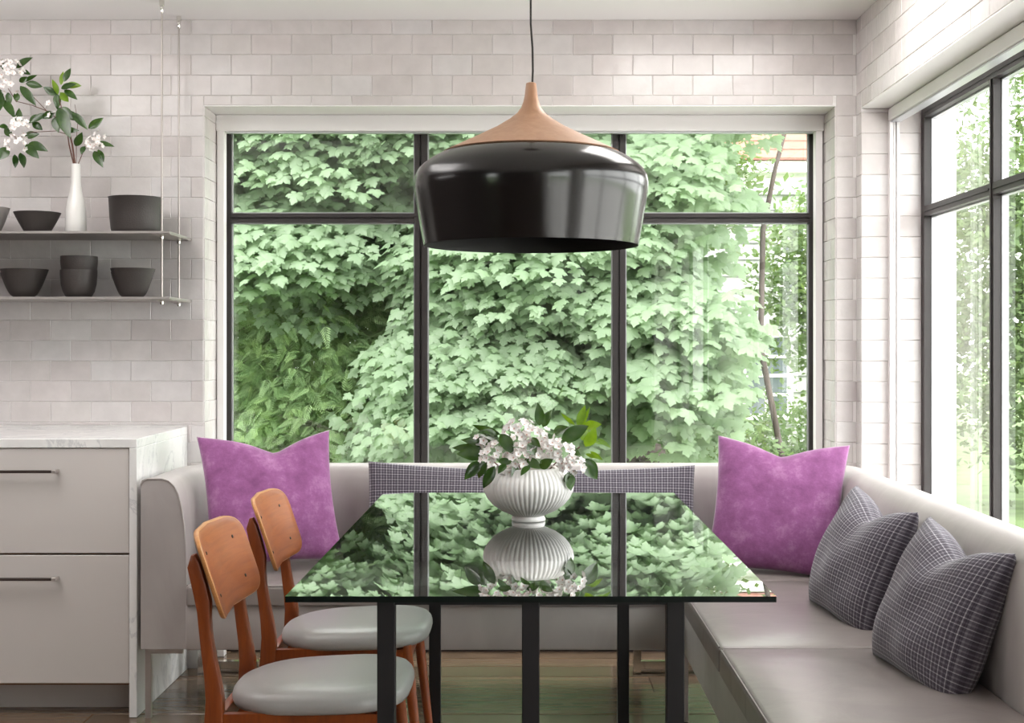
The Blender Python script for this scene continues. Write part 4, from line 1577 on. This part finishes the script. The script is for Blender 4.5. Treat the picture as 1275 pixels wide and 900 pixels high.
shrub('garden_shrub', 'low bushy shrub behind the foot of the window, left of the right purple cushion', 'shrub', (1.15, 10.2, 0.1), (1.0, 0.7, 0.55), 5200, 0.07, 31)
shrub('garden_shrub', 'low shrub beneath the hemlock behind the left purple cushion', 'shrub', (-1.7, 9.6, -0.1), (1.0, 0.6, 0.5), 2600, 0.07, 32)
shrub('garden_shrub', 'rounded shrub low in front of the white house outside the back window', 'shrub', (2.7, 13.5, 0.05), (1.3, 0.8, 0.75), 5200, 0.08, 33)
shrub('garden_tree', 'small-leaved tree with a thin bent trunk in front of the house roof', 'tree', (1.38, 11.5, 2.80), (0.55, 0.9, 0.75), 4200, 0.085, 34,
      trunk=([(2.35, 11.3, -0.6), (2.0, 11.3, 1.2), (2.02, 11.3, 2.2), (2.12, 11.3, 2.7), (2.3, 11.3, 3.4)], 0.030, 0.018))
shrub('garden_tree', 'leafy tree between the house and the right edge of the back window', 'tree', (2.75, 13.0, 1.85), (0.5, 0.6, 0.95), 3600, 0.085, 35, trunk=([(3.0, 13, -0.6), (2.95, 13, 1.0), (2.85, 13, 2.6)], 0.05, 0.02))
for i, (x_, y_, z_, rx, rz, n_, lb) in enumerate([
        (-4.5, 15.5, 2.2, 2.6, 3.2, 8000, 'broad dark green tree far left beyond the hemlock'),
        (-0.6, 16.5, 2.4, 2.6, 3.4, 8500, 'broad green tree far behind the middle maple'),
        (5.6, 14.5, 2.0, 1.4, 2.6, 14000, 'green garden tree seen through the right-hand window'),
        (8.2, 16.0, 2.6, 1.9, 3.0, 16000, 'broad green tree behind the terrace, seen through the right-hand window'),
        (10.5, 20.0, 3.0, 2.6, 3.6, 9000, 'tall pale tree far beyond the lawn, in the right-hand window')]):
    shrub('background_tree', lb, 'tree', (x_, y_, z_), (rx, 1.3, rz), n_, 0.10 if x_ > 4 else 0.14, 50 + i, trunk=([(x_, y_, -0.6), (x_ + .1, y_, z_ + rz * .6)], 0.14, 0.05), group='trees at the back of the garden')

shrub('tall_hedge', 'tall clipped hedge closing the garden behind the right-hand window', 'hedge', (14.6, 26.5, 2.6), (8.2, 1.2, 3.8), 15000, 0.30, 71)
shrub('tall_hedge', 'tall dark hedge closing the garden behind the maples, far left', 'hedge', (-5.6, 22.0, 2.3), (6.0, 1.2, 3.3), 12000, 0.26, 72)

# the neighbour's house
HY = 20.0
hs = 20.0 / FPX
hou = empty('neighbour_house', (3.7, HY, -0.6), 'white clapboard house with red tiled roof seen through the back window at right', 'house')
hx0, hx1, he = 2.3, 5.1, 3.84
MB().box(hx0, hx1, HY, HY + 6, -0.6, he).build('wall', M['siding'], hou)
z = -0.5
while z < he - 0.3:
    MB().prism([(HY - 0.028, z), (HY, z + 0.24), (HY, z)], hx0, hx1, 'x').build('clapboard', M['siding'], hou)
    z += 0.25
MB().box(hx0 - 0.25, hx1 + 0.25, HY - 0.35, HY + 0.02, he - 0.06, he + 0.10).box(hx0 - 0.1, hx1, HY - 0.06, HY, he - 0.36, he - 0.06).build('eave', M['white_paint'], hou)
rf = MB().prism([(HY - 0.38, he + 0.10), (HY + 3.0, he + 2.5), (HY + 6.4, he + 0.10)], hx0 - 0.25, hx1 + 0.25, 'x').build('roof', M['rooftile'], hou)
sl = math.atan2(2.4, 3.38)
for k in range(14):
    yy = HY - 0.40 + k * 0.23
    zz = he + 0.11 + k * 0.23 * math.tan(sl)
    MB().prism([(yy, zz), (yy, zz + 0.035), (yy + 0.26, zz + 0.26 * math.tan(sl) + 0.012), (yy + 0.26, zz + 0.26 * math.tan(sl) - 0.02)], hx0 - 0.25, hx1 + 0.25, 'x').build('tile_course', M['rooftile'], rf)
for wx, wz, ww, wh in ((3.62, 0.75, 0.62, 1.15), (4.75, 0.75, 0.62, 1.15), (2.75, 0.75, 0.5, 1.15), (4.2, 2.55, 0.62, 1.0)):
    wdw = MB().box(wx - ww / 2 - .09, wx - ww / 2, HY - .07, HY, wz - wh / 2, wz + wh / 2).box(wx + ww / 2, wx + ww / 2 + .09, HY - .07, HY, wz - wh / 2, wz + wh / 2)
    wdw.box(wx - ww / 2 - .12, wx + ww / 2 + .12, HY - .08, HY, wz + wh / 2, wz + wh / 2 + .11).box(wx - ww / 2 - .12, wx + ww / 2 + .12, HY - .08, HY, wz - wh / 2 - .09, wz - wh / 2)
    wdw.box(wx - .022, wx + .022, HY - .05, HY - .03, wz - wh / 2, wz + wh / 2)
    for q in (-0.25, 0.0, 0.25):
        wdw.box(wx - ww / 2, wx + ww / 2, HY - .05, HY - .03, wz + q * wh - .022, wz + q * wh + .022)
    wo = wdw.build('window', M['white_paint'], hou)
    MB().box(wx - ww / 2, wx + ww / 2, HY - .035, HY - .029, wz - wh / 2, wz + wh / 2).build('pane', M['far_glass'], wo)
print('tiles', nb, nr, 'objects', len(bpy.data.objects))
